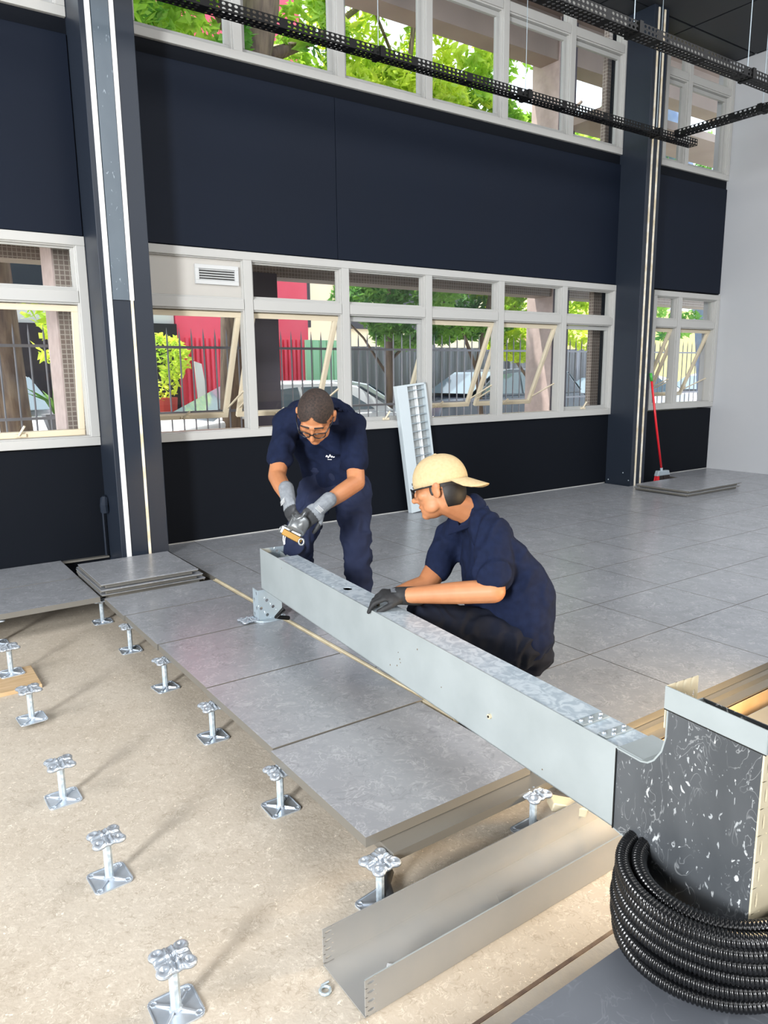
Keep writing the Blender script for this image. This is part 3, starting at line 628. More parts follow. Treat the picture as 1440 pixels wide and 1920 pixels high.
MB().prism([(-.115, 0), (.13, 0), (.105, .055), (-.09, .06)], lambda a, b, t: (7.545+a, 5.13+t, .085+b), -.025, .025).build('block', 'steel_light', br, bevel=.005)
b_ = MB(); rb = random.Random(9)
for k in range(150):
    x = -.108+.216*rb.random(); y = rb.uniform(-.02, .02); b_.bar((7.55+x, 5.13+y, .09), (7.56+x*1.25+.01, 5.13+y*1.6, .005), .008, .006, mi=1 if x < -.085 else 0)
b_.build('bristles', ['bristle', 'red_plastic'], br)['kind'] = 'stuff'
# ================================================================ outside, seen through the windows
GZ = -.25
tag(MB().box(-12, 40, WY+.2, 40, GZ-.1, GZ).build('ground', 'pave'), 'pale paved street beyond the windows', kind='structure')
porch = root('porch', (0, 6, GZ), 'tiled concrete porch with slabs, beams and piers outside the windows', kind='structure')
MB().box(-6, 14, WY+.2, 7.35, 2.62, 2.80).build('lower_slab', 'soffit', porch)
MB().box(-6, 14, WY+.2, 7.6, 5.62, 5.8).build('upper_slab', 'soffit', porch)
MB().box(-6, 14, 7.0, 7.3, 2.27, 2.62).build('beam', 'mosaic', porch)
MB().box(4.2, 14, 7.0, 7.3, 5.13, 5.62).build('beam', 'soffit', porch)
MB().box(1.25, 1.70, 6.00, 6.38, GZ, 2.62).build('pier', 'mosaic', porch); MB().box(1.238, 1.25, 6.00, 6.38, GZ, 2.62).build('pier_side', 'sunlit_side', porch)
MB().box(7.22, 7.70, 5.96, 6.03, GZ, 2.62).box(7.30, 7.70, 5.96, 6.03, 2.80, 5.62).build('pier', 'mosaic', porch)
MB().box(7.64, 7.95, 6.98, 7.44, GZ, 5.62).build('pier', 'plum', porch); MB().box(7.625, 7.64, 6.98, 7.44, GZ, 5.62).build('pier_side', 'sunlit_side', porch)
MB().box(3.30, 3.57, 6.98, 7.2, GZ, 2.3).build('pier', 'plum', porch)
MB().box(7.75, 14, 6.25, 7.0, 4.35, 4.45).build('beam', 'soffit', porch)

fence = root('iron_fence', (0, 8.6, GZ), 'grey iron fence with spiked bars between the porch and the street', 'fence')
for z in (.86, 1.62): MB().box(-2, 14, 8.585, 8.615, z-.015, z+.015).build('rail', 'iron', fence)
fb = None
for k in range(108):
    x = -1.9+.147*k
    if fb is None:
        fb = MB().tube([(x, 8.6, GZ), (x, 8.6, 1.74), (x, 8.6, 1.84)], [.0105, .0105, .001], 5).build('bar', 'iron', fence); fx = x
    else:
        c = fb.copy(); COL.objects.link(c); c.parent = fence; c.location = (x-fx, 0, 0)

def bld(name, x0, x1, y0, y1, z1, m_, label, extra=None, cat='building'):
    b = root(name, ((x0+x1)/2, y0, GZ), label, cat); MB().box(x0, x1, y0, y1, GZ, z1).build('wall', m_, b)
    if extra: extra(b)
    return b
def red_extra(b):
    m = MB()
    for k in range(28): m.box(5.15+.1*k, 5.20+.1*k, 13.94, 14.0, GZ, 2.0)
    m.build('cladding_ribs', 'red_wall', b); MB().box(5.0, 7.85, 13.97, 14.0, 6.45, 6.55).build('ledge', 'white_building', b)
bld('building', 5.0, 7.85, 14, 17, 11, 'red_wall', 'tall bright red building face behind the fence', red_extra)
def wh_extra(b):
    MB().box(-4, 3.3, 13.98, 14.05, 2.55, 3.6).build('upper_band', 'col_navy', b)
    for k in range(3): MB().box(3.2+.62*k, 3.75+.62*k, 13.95, 14.0, .3, 2.25).build('window', 'dark_glass', b)
    for k in range(5): MB().box(-3+1.2*k, -2.1+1.2*k, 13.95, 14.0, .2, 2.2).build('window', 'dark_glass', b)
bld('building', -4, 4.98, 14.05, 17, 3.4, 'white_building', 'low pale building with dark windows left of the red one', wh_extra)
def ye_extra(b):
    for k in range(6): MB().box(9.5+2.1*k, 10.7+2.1*k, 18.9, 19.0, 2.6, 4.2).build('window', 'dark_glass', b)
    MB().box(8.5, 26, 18.85, 19, 4.9, 5.1).build('ledge', 'white_building', b)
bld('building', 8.5, 26, 19, 24, 5.4, 'pale_building', 'cream building behind the grey corrugated fence', ye_extra)
bld('building', 19, 34, 16.5, 18.6, 3.4, 'yellow_building', 'yellow building seen through the windows near the white wall')
cf = root('corrugated_fence', (10, 13.2, GZ), 'grey corrugated metal boundary fence behind the parked cars', 'fence')
m = MB(); vs = []; fs = []; n = 300
for k in range(n+1):
    x = 8.0+k*.035; y = 13.2+.03*math.sin(k*1.05); vs += [(x, y, GZ), (x, y, 1.85)]
for k in range(n): fs.append((2*k, 2*k+2, 2*k+3, 2*k+1))
m.add(vs, fs); m.build('sheeting', 'corrugated', cf)
for k in range(5): MB().box(8.1+2.4*k, 8.18+2.4*k, 13.1, 13.16, GZ, 1.9).build('post', 'iron', cf)
gw = root('green_gate', (7.9, 13.0, GZ), 'pale green upright boards between the red wall and grey fence', 'gate')
for k in range(5): MB().box(7.2+.16*k, 7.34+.16*k, 12.95, 13.0, GZ, 1.95).build('board', 'green_wall', gw)

def car(x, y, rz, paint, label, suv=False, glass='car_glass'):
    c = root('car', (x, y, GZ), label, 'car', 'cars parked beyond the fence', rz=rz); h = .17 if suv else 0
    L2 = 2.1; prof = [(-L2, .35), (-L2-.02, .62), (-L2+.06, .82+h*.5), (-1.25, .93+h*.6), (-1.05, .95+h*.6), (1.45 if not suv else 1.95, .98+h*.6), (L2, .93+h*.5), (L2+.03, .6), (L2-.03, .33), (1.75, .26), (-1.75, .26)]
    m = MB(); m.prism(prof, lambda a, b, t: (a, t*(1-.04*(abs(a) > 1.9)), b), -.84, .84); m.build('body', paint, c, world=False, bevel=.05, auto=True)
    cab = [(-1.20, .93+h*.6), (-.45, 1.36+h), (-.1, 1.43+h), (.75, 1.43+h), (1.15 if not suv else 1.65, 1.36+h), (1.75 if not suv else 2.0, .97+h*.6)]
    m = MB(); n = len(cab); vs = [(a, sg*(.80 if b < 1 else .80-.17*min(1, (b-.95)/.45)), b) for sg in (-1, 1) for a, b in cab]
    m.add(vs, [tuple(range(n)), tuple(range(2*n-1, n-1, -1))]+[(i, n+i, n+(i+1) % n, (i+1) % n) for i in range(n)]); m.build('cabin', paint, c, world=False, bevel=.03)
    def wn(poly, sg):
        return [(a, sg*(.812-.17*min(1, max(0, (b-.95)/.45))), b) for a, b in poly]
    for sg in (-1, 1):
        for poly in ([(-.98, 1.0+h*.6), (-.42, 1.31+h), (.12, 1.36+h), (.12, 1.0+h*.6)], [(.18, 1.0+h*.6), (.18, 1.36+h), (.80, 1.36+h), (1.35, 1.02+h*.6)]):
            m = MB(); m.add(wn(poly, sg), [(0, 1, 2, 3)]); m.build('side_window', glass, c, world=False, solid=.012)
    m = MB(); m.add([(-1.19, -.70, 1.0+h*.6), (-.50, -.60, 1.35+h), (-.50, .60, 1.35+h), (-1.19, .70, 1.0+h*.6)], [(0, 1, 2, 3)]); m.v = [v+Vector((-.03, 0, .02)) for v in m.v]; m.build('windscreen', glass, c, world=False, solid=.01)
    m = MB(); xr = (1.15, 1.75) if not suv else (1.65, 2.0)
    m.add([(xr[0]+.05, -.58, 1.34+h), (xr[1]+.0, -.70, 1.02+h*.6), (xr[1], .70, 1.02+h*.6), (xr[0]+.05, .58, 1.34+h)], [(0, 1, 2, 3)]); m.v = [v+Vector((.03, 0, .02)) for v in m.v]; m.build('rear_window', glass, c, world=False, solid=.01)
    for sx in (-1.3, 1.28):
        for sg in (-1, 1):
            w = MB(); w.tube([(sx, sg*.68, .31), (sx, sg*.87, .31)], .31, 20); o = w.build('wheel', 'tyre', c, world=False, bevel=.02)
            MB().tube([(sx, sg*.86, .31), (sx, sg*.885, .31)], .19, 12).build('hub', 'car_silver', o, world=False)
    for sg in (-1, 1):
        MB().ell((-2.02, sg*.62, .70), ((.08, 0, 0), (0, .17, 0), (0, 0, .07)), 10, 7).build('headlamp', 'white_building', c, world=False); MB().box(2.02, 2.13, sg*.62-.14, sg*.62+.14, .68, .86).build('tail_lamp', 'lamp_red', c, world=False, bevel=.02)
        MB().ell((-.85, sg*.92, 1.02+h*.6), ((.07, 0, 0), (0, .09, 0), (0, 0, .06)), 8, 6).build('mirror', paint, c, world=False)
    return c
car(6.35, 11.9, 0, 'car_silver', 'silver blue car with dark sides right of the leaning man', glass='car_glass')
car(4.95, 10.05, 0, 'car_white', 'white car behind the leftmost open sash of the long window')
car(11.0, 11.7, 0, 'car_dark', 'dark hatchback parked behind the third and fourth window panes', suv=True)
car(15.35, 11.9, .0, 'car_white', 'white car behind the pier at the right of the long window')
car(1.25, 11.75, math.pi/2+.1, 'car_white', 'white off-road car behind the window at the left edge', suv=True)
car(19.8, 11.9, .0, 'car_white', 'white car seen through the window beside the white wall')

# rubbish heap and pots by the red wall
def thing_box(name, pts, m_, label, cat, grp=None, th=.03):
    b = MB(); b.add(pts, [(0, 1, 2, 3)]); o = b.build(name, m_, solid=th); return tag(o, label, cat, grp)
thing_box('plank', [(5.12, 13.3, GZ), (5.42, 13.3, GZ), (5.30, 13.6, 1.5), (5.16, 13.6, 1.55)], 'white_building', 'white tapered board standing in the rubbish heap by the red wall', 'board')
tag(MB().box(4.75, 5.10, 12.9, 13.25, GZ, .5).build('crate', 'debris_wood', bevel=.02), 'open brown wooden crate in the rubbish heap', 'crate')
tag(MB().ell((3.75, 12.95, .15), ((.5, 0, 0), (0, .3, 0), (0, 0, .4)), 12, 8).build('sack', 'debris_yellow', smooth=True), 'yellow sack beside the wooden crate', 'sack')
pt = root('potted_plant', (4.40, 13.3, GZ), 'round leafy potted plant in a red pot before the pale building', 'plant')
MB().lathe([(.18, 0), (.26, .9), (.28, 1.15), (.24, 1.15)], (4.40, 13.3, GZ), 14).build('pot', 'pot', pt)

def leaves(name, blobs, n, size, material, parent, seed, thin=.42):
    r = random.Random(seed); m = MB(); tot = sum(b[1]**2 for b in blobs)
    for c, R, sq in blobs:
        for k in range(int(n*R*R/tot)):
            while True:
                v = Vector((r.uniform(-1, 1), r.uniform(-1, 1), r.uniform(-1, 1)))
                if .25 < v.length < 1: break
            v = v.normalized()*(v.length**.45); p = Vector(c)+Vector((v.x*R, v.y*R, v.z*R*sq))
            if noise.noise(p*1.5) < -.12: continue
            a = Vector((r.uniform(-1, 1), r.uniform(-1, 1), r.uniform(-.9, .3))).normalized(); b = a.orthogonal().normalized(); b.rotate(Matrix.Rotation(r.uniform(0, 6.28), 3, a)); L_ = size*r.uniform(.6, 1.3)
            m.add([p-a*L_*.5, p+b*L_*thin*.5-a*L_*.05, p+a*L_*.5+b.cross(a)*L_*.12, p-b*L_*thin*.5-a*L_*.05], [(0, 1, 2, 3)])
    o = m.build(name, material, parent); o['kind'] = 'stuff'; return o
leaves('foliage', [((4.40, 13.3, 1.6), .55, .8), ((4.33, 13.25, 1.15), .35, .9)], 900, .16, 'leaf_yellow', pt, 4)
def tree(x, y, label, trunk, branches, blobs, n, m_, seed, size=.2, tm='trunk'):
    k_ = 9.3/y if y < 10.6 and x < 12 else (9.55/y if x < 12 else 1)
    f_ = lambda q: (q[0]*k_, q[1]*k_, GZ if q[2] == GZ else 1.3+(q[2]-1.3)*k_, q[3]*k_)
    trunk = [f_(q) for q in trunk]; branches = [[f_(q) for q in b] for b in branches]; blobs = [((c[0]*k_, c[1]*k_, 1.3+(c[2]-1.3)*k_), R*k_, s) for c, R, s in blobs]; size *= k_
    t = root('tree', (x*k_, y*k_, GZ), label, 'tree', 'trees beyond the fence')
    m = MB(); pts = [Vector(p[:3]) for p in trunk]; rs = [p[3] for p in trunk]; m.tube(pts, rs, 12); m.build('trunk', tm, t, smooth=True)
    for b in branches: MB().tube([Vector(p[:3]) for p in b], [p[3] for p in b], 7).build('branch', tm, t, smooth=True)
    if blobs: leaves('foliage', blobs, n, size, m_, t, seed)
    return t
tree(4.7, 10.0, 'big leaning tree trunk with red blossoms behind the second upper pane', [(4.3, 10, GZ, .22), (4.45, 10, 2.4, .20), (4.8, 10, 5.0, .20), (5.0, 10, 6.2, .27), (5.2, 10, 8.5, .3)],
     [[(5.1, 10, 5.6, .1), (6.0, 10.3, 6.1, .06), (7.4, 10.6, 7.2, .03)], [(4.9, 10, 5.2, .07), (4.0, 9.8, 6.3, .04), (3.2, 9.6, 6.8, .02)]],
     [((3.2, 9.7, 6.3), 1.15, .85), ((3.9, 9.9, 7.4), .9, .8), ((2.6, 9.5, 5.6), .9, .8), ((3.9, 9.8, 5.5), .8, .6), ((5.9, 10.2, 6.1), .6, .7), ((3.4, 9.8, 7.9), 1.0, .8)], 13000, 'leaf_green', 11)
tree(7.2, 9.8, 'light green tree filling the middle upper panes', [(7.0, 9.9, GZ, .07), (7.05, 9.9, 2.2, .06), (7.2, 9.8, 4.8, .05), (7.6, 9.8, 7.2, .03)],
     [[(7.2, 9.8, 4.5, .035), (8.2, 9.9, 5.4, .03), (9.6, 10, 6.4, .02)], [(7.1, 9.8, 3.4, .03), (6.2, 9.7, 4.9, .03), (5.8, 9.6, 6.4, .02)], [(7.3, 9.8, 5.6, .03), (6.7, 9.8, 6.6, .02), (6.4, 9.8, 7.8, .02)]],
     [((6.6, 9.8, 6.5), 1.0, .9), ((7.4, 9.9, 7.6), .9, .8), ((7.5, 9.8, 5.4), .8, .7), ((6.2, 9.7, 5.2), .6, .6), ((8.2, 9.9, 6.3), .8, .8), ((6.9, 9.8, 5.2), .8, .6), ((8.6, 9.9, 5.3), .7, .6)], 15000, 'leaf_yellow', 12)
tree(9.4, 10.4, 'branching tree behind the fourth and fifth panes', [(9.6, 10.4, GZ, .06), (9.4, 10.4, 1.4, .05), (9.9, 10.4, 3.5, .05), (9.8, 10.4, 6.5, .03)],
     [[(9.4, 10.4, 1.3, .04), (8.9, 10.3, 2.1, .03), (8.2, 10.2, 2.7, .02)], [(9.7, 10.4, 4.3, .05), (10.8, 10.4, 5.5, .05), (12.0, 10.4, 6.4, .03)], [(9.5, 10.4, 1.8, .03), (10.3, 10.4, 2.5, .02), (11.0, 10.3, 2.9, .02)]],
     [((9.3, 10.4, 5.3), .9, .8), ((10.6, 10.5, 5.3), .8, .8), ((11.9, 10.5, 5.3), .8, .8), ((13.4, 10.6, 5.9), .9, .9), ((10.2, 10.4, 6.7), .8, .8), ((9.9, 10.4, 5.0), .8, .5), ((12.6, 10.5, 4.9), .7, .5)], 13000, 'leaf_green', 13)
tree(8.2, 10.9, 'low dense green tree behind the third pane', [(7.75, 10.9, GZ, .05), (7.75, 10.9, 1.6, .045), (7.8, 10.9, 2.7, .04)],
     [[(7.75, 10.9, 1.5, .03), (8.5, 10.9, 2.1, .02), (9.2, 10.9, 2.3, .015)], [(7.75, 10.9, 1.2, .03), (7.2, 10.9, 1.9, .02), (6.6, 10.9, 2.4, .015)]],
     [((7.3, 10.9, 2.6), .7, .5), ((8.4, 10.9, 2.75), .85, .6), ((8.1, 10.9, 2.0), .65, .45), ((9.4, 10.9, 2.9), .8, .6), ((8.9, 10.9, 2.1), .6, .45), ((7.5, 10.9, 2.15), .45, .4), ((9.9, 10.9, 2.2), .6, .5)], 10000, 'leaf_dark', 14, .17)
tree(11.4, 10.9, 'green tree behind the fifth pane and the pier', [(11.2, 10.9, GZ, .06), (11.3, 10.9, 1.5, .05), (11.6, 10.9, 3, .04)],
     [[(11.2, 10.9, 1.2, .03), (10.5, 10.9, 1.9, .025), (10.0, 10.9, 2.2, .02)]],
     [((11.2, 10.9, 2.6), .9, .6), ((12.4, 10.9, 2.9), .8, .6), ((11.0, 10.9, 1.8), .65, .5), ((10.4, 10.8, 2.95), .7, .5), ((13.2, 10.9, 2.3), .8, .7)], 7000, 'leaf_yellow', 15, .18)
tree(16.5, 10.5, 'tree with a pale leaning trunk seen beside the white wall', [(17.3, 10.5, GZ, .25), (16.9, 10.5, 2.5, .3), (16.2, 10.5, 4.3, .35), (15.2, 10.5, 6.0, .3), (14.5, 10.5, 7.5, .2)],
     [[(16.2, 10.5, 4.3, .2), (16.9, 10.5, 5.3, .17), (17.0, 10.5, 7, .12)]],
     [((14.3, 10.6, 5.6), .9, .9), ((17.8, 10.7, 6.4), .9, .7), ((15.5, 10.6, 2.4), .7, .6)], 3500, 'leaf_dark', 16, tm='trunk_blue')
tree(1.4, 9.6, 'two thick brown trunks behind the window at the left edge', [(1.45, 9.6, GZ, .20), (1.42, 9.6, 1.0, .17), (1.36, 9.6, 3.0, .16), (1.3, 9.6, 6, .15)],
     [[(.9, 9.7, GZ, .2), (1.0, 9.7, 1.0, .16), (.86, 9.7, 3.0, .15), (.8, 9.7, 6, .12)]],
     [((2.1, 10.2, 1.75), .33, 1.0), ((2.0, 10.3, 2.1), .3, .7), ((.3, 10, 6.3), .8, .8)], 900, 'leaf_yellow', 17)
pp = root('agave_plant', (1.85, 9.5, .55), 'spiky agave plant behind the window at the left edge', 'plant')
for k in range(16):
    a = k*.9; d = Vector((math.cos(a), math.sin(a), 0)); b = Vector((1.85, 9.5, .85)); MB().tube([b, b+d*.1+Vector((0, 0, .18)), b+d*.30+Vector((0, 0, .32-.02*(k % 5)))], [.02, .018, .002], 4).build('leaf', 'leaf_dark', pp)
MB().lathe([(.1, 0), (.16, .2)], (1.85, 9.5, .66), 10).build('pot', 'iron', pp)
# ================================================================ the two men
def dirv(r, u, t): return (CR*r + CU*u - CF*t).normalized()      # right, up, towards the viewer in the photograph
class Fr:
    # head or hand frame: forward, side, up
    def __init__(s, c, f, u):
        s.c = Vector(c); s.f = Vector(f).normalized(); u = Vector(u); s.u = (u - s.f*u.dot(s.f)).normalized(); s.s = s.f.cross(s.u)
    def p(s, f, sd, u): return s.c + s.f*f + s.s*sd + s.u*u
    def ax(s, a, b, c): return (s.f*a, s.s*b, s.u*c)
def head_solids(m, F, neck):
    e = lambda f, sd, u, a, b, c: m.ell(F.p(f, sd, u), F.ax(a, b, c), 22, 14)
    e(-.014, 0, .026, .096, .077, .089); e(.022, 0, -.02, .070, .064, .082); e(.040, 0, -.072, .050, .050, .040); e(.070, 0, -.094, .022, .024, .018)
    e(-.03, 0, -.03, .07, .062, .06)
    cone(m, F.p(.086, 0, .016), .008, F.p(.112, 0, -.026), .0125); cone(m, F.p(.098, -.011, -.031), .0085, F.p(.098, .011, -.031), .0085)
    cone(m, F.p(.076, -.040, .025), .011, F.p(.083, 0, .026), .011); cone(m, F.p(.083, 0, .026), .011, F.p(.076, .040, .025), .011)
    for s in (-1, 1):
        e(.055, .043*s, -.016, .026, .022, .022); e(.03, .048*s, -.062, .035, .014, .028)
        m.ell(F.p(-.010, .081*s, -.006), (F.f*.020+F.s*(-.004*s), F.s*.008, F.u*.036), 12, 9); m.ell(F.p(-.015, .086*s, .010), (F.f*.018, F.s*.008, F.u*.019), 10, 7)
        cone(m, F.p(.060, .030*s, .004), .013, F.p(.064, .034*s, .004), .012)
    cone(m, F.p(.083, -.020, -.058), .0075, F.p(.091, 0, -.057), .0085); cone(m, F.p(.091, 0, -.057), .0085, F.p(.083, .020, -.058), .0075)
    cone(m, F.p(.080, -.015, -.068), .0075, F.p(.087, .015, -.068), .0075)
    cone(m, F.p(-.02, 0, -.055), .055, neck, .062)
def eyes(F, par):
    for s in (-1, 1):
        m = MB(); m.ell(F.p(.068, .031*s, .002), F.ax(.0095, .013, .006), 12, 8); m.ell(F.p(.0755, .031*s, .0), F.ax(.003, .0055, .005), 10, 6, mi=1); m.build('eye', ['eye_white', 'black'], par, smooth=True)
        m = MB(); cone(m, F.p(.088, .014*s, .030), .004, F.p(.080, .050*s, .030), .003, side=F.u, flat=1.3); m.build('eyebrow', 'hair', par, smooth=True)
def spectacles(F, par, fr=.0026):
    g = root('spectacles', (0, 0, 0)); g.parent = par; g.location = -_wl(par)+F.c
    for s in (-1, 1):
        pts = [F.p(.108-.012*(abs(a)/.027 if a*1 > 0 else 0), .033*s+a*s, .002+b) for a, b in ((-.024, .012), (-.012, .016), (.012, .017), (.026, .013), (.027, -.004), (.020, -.015), (-.002, -.018), (-.019, -.014), (-.025, -.002))]
        MB().tube(pts, fr, 6, closed=True).build('rim', 'spectacle', g, smooth=True)
        MB().tube([F.p(.096, .060*s, .012), F.p(.04, .080*s, .012), F.p(-.010, .085*s, .010), F.p(-.03, .083*s, -.010)], fr, 6).build('temple', 'spectacle', g, smooth=True)
        MB().add(pts, [tuple(range(9))]).build('lens', 'glass', g)
    MB().tube([F.p(.110, -.010, .010), F.p(.114, 0, .012), F.p(.110, .010, .010)], fr, 6).build('bridge', 'spectacle', g)
def _wl(o):
    v = Vector((0, 0, 0))
    while o is not None: v += o.location; o = o.parent
    return v
def hand_solids(m, H, sc, curls, thumb=(.5, .5), k=1.0, spread=.05, th_side=1):
    # H: frame with f along the hand, u out of the back of the hand, s towards the thumb * th_side
    P = lambda f, sd, u: H.p(f*sc, sd*sc*th_side, u*sc)
    m.ell(P(.045, 0, 0), (H.f*.052*sc, H.s*.042*sc*k, H.u*.017*sc*k), 16, 10)
    m.ell(P(.070, -.002, .001), (H.f*.030*sc, H.s*.042*sc*k, H.u*.014*sc*k), 14, 8)
    cone(m, P(-.035, 0, 0), .029*sc, P(.03, 0, 0), .030*sc, side=H.u, flat=.75)
    Ls = [(.044, .026, .021), (.049, .030, .022), (.046, .028, .021), (.036, .021, .019)]; ys = [.029, .0095, -.010, -.029]
    for i in range(4):
        c = curls[i]; b = P(.084-.004*abs(i-1.2), ys[i], 0); a = 0
        side = H.s*th_side; sp = (1.2-i)*spread
        d0 = (H.f + side*sp).normalized(); p = b; r = .0098*sc*k
        cone(m, P(.055, ys[i]*.9, 0), r*1.02, b, r*1.04)
        for j, L_ in enumerate(Ls[i]):
            a += c[j]; d = d0*math.cos(a) - H.u*math.sin(a); q = p+d*L_*sc; cone(m, p, r*(1-.07*j), q, r*(.93-.07*j)); p = q
    side = H.s*th_side; a, b = thumb; t0 = P(.022, .030, -.006); d1 = (H.f*math.cos(a)+side*math.sin(a)-H.u*.35).normalized(); t1 = t0+d1*.038*sc
    d2 = (H.f*math.cos(a-b)+side*math.sin(a-b)-H.u*.55).normalized(); t2 = t1+d2*.032*sc; d3 = (H.f*math.cos(a-1.4*b)+side*math.sin(a-1.4*b)-H.u*.7).normalized(); t3 = t2+d3*.024*sc
    sk = sc*k; cone(m, P(.01, .012, -.004), .017*sk, t0, .0155*sk); cone(m, t0, .0145*sk, t1, .012*sk); cone(m, t1, .0118*sk, t2, .0108*sk); cone(m, t2, .0105*sk, t3, .009*sk)
def folds(amp, sc, seed, st=(1, 1, .45)):
    def f(p):
        q = Vector((p.x*st[0], p.y*st[1], p.z*st[2]))*sc+Vector((seed, 0, 0)); n1 = noise.noise(q+Vector((noise.noise(q*1.1), noise.noise(q*.9+Vector((5, 5, 5))), 0))*1.4)
        return amp*((1-abs(n1)*2.2)-.45) + amp*.5*noise.noise(q*2.6)
    return f

# ---------------------------------------------------------------- leaning man
m1 = root('person', (1.93, 3.25, 0), 'standing man with short dark hair and glasses bending over a tool in grey gloves', 'person')
F1 = Fr(J(592, 780, 3.30), dirv(-.12, -.87, .46), dirv(-.02, .45, .87))
nk = J(605, 775, 3.62); shR = J(538, 792, 3.72); shL = J(661, 798, 3.68); chest = J(603, 822, 3.74); waist = J(620, 875, 3.92); pel = J(629, 908, 3.98)
elR = J(519, 893, 3.60); wrR = J(540, 935, 3.42); elL = J(668, 905, 3.56); wrL = J(601, 951, 3.36)
hipR = J(596, 920, 3.97); hipL = J(660, 918, 3.95); knR = J(558, 1018, 3.90); knL = J(668, 1010, 3.80); anR = Vector((1.93, 3.58, .10)); anL = Vector((1.99, 3.07, .10))
rt_, upv, fwd = CR, CU, -CF
def torso(m, g):
    sdir = (shL-shR).normalized(); m.ell(J(600, 782, 3.84), (sdir*(.185+g), dirv(0, 1, .1)*(.100+g), dirv(0, -.1, 1)*(.12+g)), 20, 12)
    def sec(c, w, d, tilt): m_ = (dirv(0, tilt[0], tilt[1])); return (c, sdir*(w+g), m_*(d+g))
    loft(m, [sec(nk+dirv(0, .6, -.3)*.01, .075, .06, (.4, .9)), sec(nk*.75+chest*.25+dirv(0, 1, -.6)*.035, .17, .085, (.45, .9)), sec(chest+dirv(0, 1, -.5)*.02, .185, .115, (.35, .9)),
             sec(chest*.5+waist*.5, .175, .125, (.3, .95)), sec(waist, .168, .12, (.15, 1)), sec(pel, .172, .118, (0, 1)), sec(pel-Vector((0, 0, .08)), .15, .10, (0, 1))], 24)
body = MB(); head_solids(body, F1, nk)
torso(body, -.024)
for sh, el, wr in ((shR, elR, wrR), (shL, elL, wrL)):
    cone(body, sh, .050, el, .043); cone(body, el, .043, el*.55+wr*.45, .041); cone(body, el*.55+wr*.45, .041, wr, .028)
    cone(body, nk*.4+sh*.6, .045, sh, .048)
for hp, kn, an in ((hipR, knR, anR), (hipL, knL, anL)): cone(body, hp, .075, kn, .052); cone(body, kn, .05, an, .036)
HR = Fr(wrR, (J(549, 985, 3.36)-wrR), dirv(-.75, .15, .62)); HL = Fr(wrL, (J(566, 982, 3.31)-wrL), dirv(.55, .35, .70))
cR = [(.5, .7, .4), (.6, .7, .4), (.6, .75, .4), (.65, .8, .4)]; cL = [(.35, .6, .4), (.5, .75, .5), (.6, .8, .5), (.7, .8, .5)]
hand_solids(body, HR, .95, cR, (.7, .4), .78, th_side=1); hand_solids(body, HL, .95, cL, (.8, .4), .78, th_side=-1)
remeshed('body', body, 'skin', m1, .0048, 3)
sh_ = MB(); torso(sh_, .008)
for sh, el in ((shR, elR), (shL, elL)):
    e = sh*.34+el*.66; cone(sh_, sh, .066, e, .064); cone(sh_, nk*.45+sh*.55, .066, sh, .070)
cone(sh_, nk, .070, nk+dirv(0, .2, .5)*.02, .068)
remeshed('polo_shirt', sh_, 'shirt', m1, .008, 4, folds(.012, 8, 2, (1, 1, .6)))
cl = MB(); 
for s in (-1, 1):
    a0 = nk+dirv(s*.55, -.15, .75)*.075; cl.add([nk+dirv(s*.9, .2, .1)*.078, nk+dirv(s*.7, -.05, .6)*.085, nk+dirv(s*.25, -.55, .75)*.12, nk+dirv(s*.75, -.6, .5)*.115], [(0, 1, 2, 3)])
cl.build('collar', 'shirt', m1, solid=.006)
tr_ = MB()
for hp, kn, an in ((hipR, knR, anR), (hipL, knL, anL)):
    cone(tr_, hp, .104, hp*.45+kn*.55, .088); cone(tr_, hp*.45+kn*.55, .088, kn, .078); cone(tr_, kn, .077, kn*.5+an*.5, .068); cone(tr_, kn*.5+an*.5, .068, an+Vector((0, 0, .0)), .066)
sd = (shL-shR).normalized(); loft(tr_, [(waist-Vector((0, 0, .015)), sd*.150, dirv(0, .1, 1)*.110), (pel, sd*.178, dirv(0, 0, 1)*.122), (pel-Vector((0, 0, .09)), sd*.165, dirv(0, 0, 1)*.115)])
remeshed('trousers', tr_, 'trouser', m1, .008, 4, folds(.013, 8, 9, (1, 1, 1.1)))
for an, d in ((anR, Vector((-.55, -.65, 0))), (anL, Vector((-.45, -.75, 0)))):
    d.normalize(); s_ = MB(); b = Vector((an.x, an.y, 0)); cone(s_, b-d*.05+Vector((0, 0, .045)), .042, b+d*.13+Vector((0, 0, .036)), .036, side=Vector((0, 0, 1)), flat=.95); cone(s_, b+Vector((0, 0, .05)), .045, b+Vector((0, 0, .11)), .05); remeshed('shoe', s_, 'shoe', m1, .008, 3)
def hairline(F, lift, cutf, m_name, par, zmin=.0, base=(.0985, .0795, .092), vox=.005):
    m = MB(); m.ell(F.p(-.014, 0, .026), F.ax(base[0]+lift, base[1]+lift, base[2]+lift), 100, 70); m.ell(F.p(-.036, 0, -.016), F.ax(.073, .0735+lift, .082), 80, 56)
    bm = bmesh.new(); me = bpy.data.meshes.new('t'); me.from_pydata(m.v, [], m.f); bm.from_mesh(me)
    kill = []
    for v in bm.verts:
        q = v.co-F.c; f, u, s = q.dot(F.f), q.dot(F.u), abs(q.dot(F.s)); lim = cutf(f, s)
        if u < lim: kill.append(v)
    bmesh.ops.delete(bm, geom=kill, context='VERTS'); bm.to_mesh(me); bm.free(); off = _wl(par)
    for v in me.vertices: v.co -= off
    for p in me.polygons: p.use_smooth = True
    me.materials.append(M(m_name)); me.name = 'hair'; o = bpy.data.objects.new('hair', me); COL.objects.link(o); o.parent = par; return o
hairline(F1, .0015, lambda f, s: (.078-.9*s if f > .045 else (.035 if f > .005 else -.045)), 'hair_short', m1)
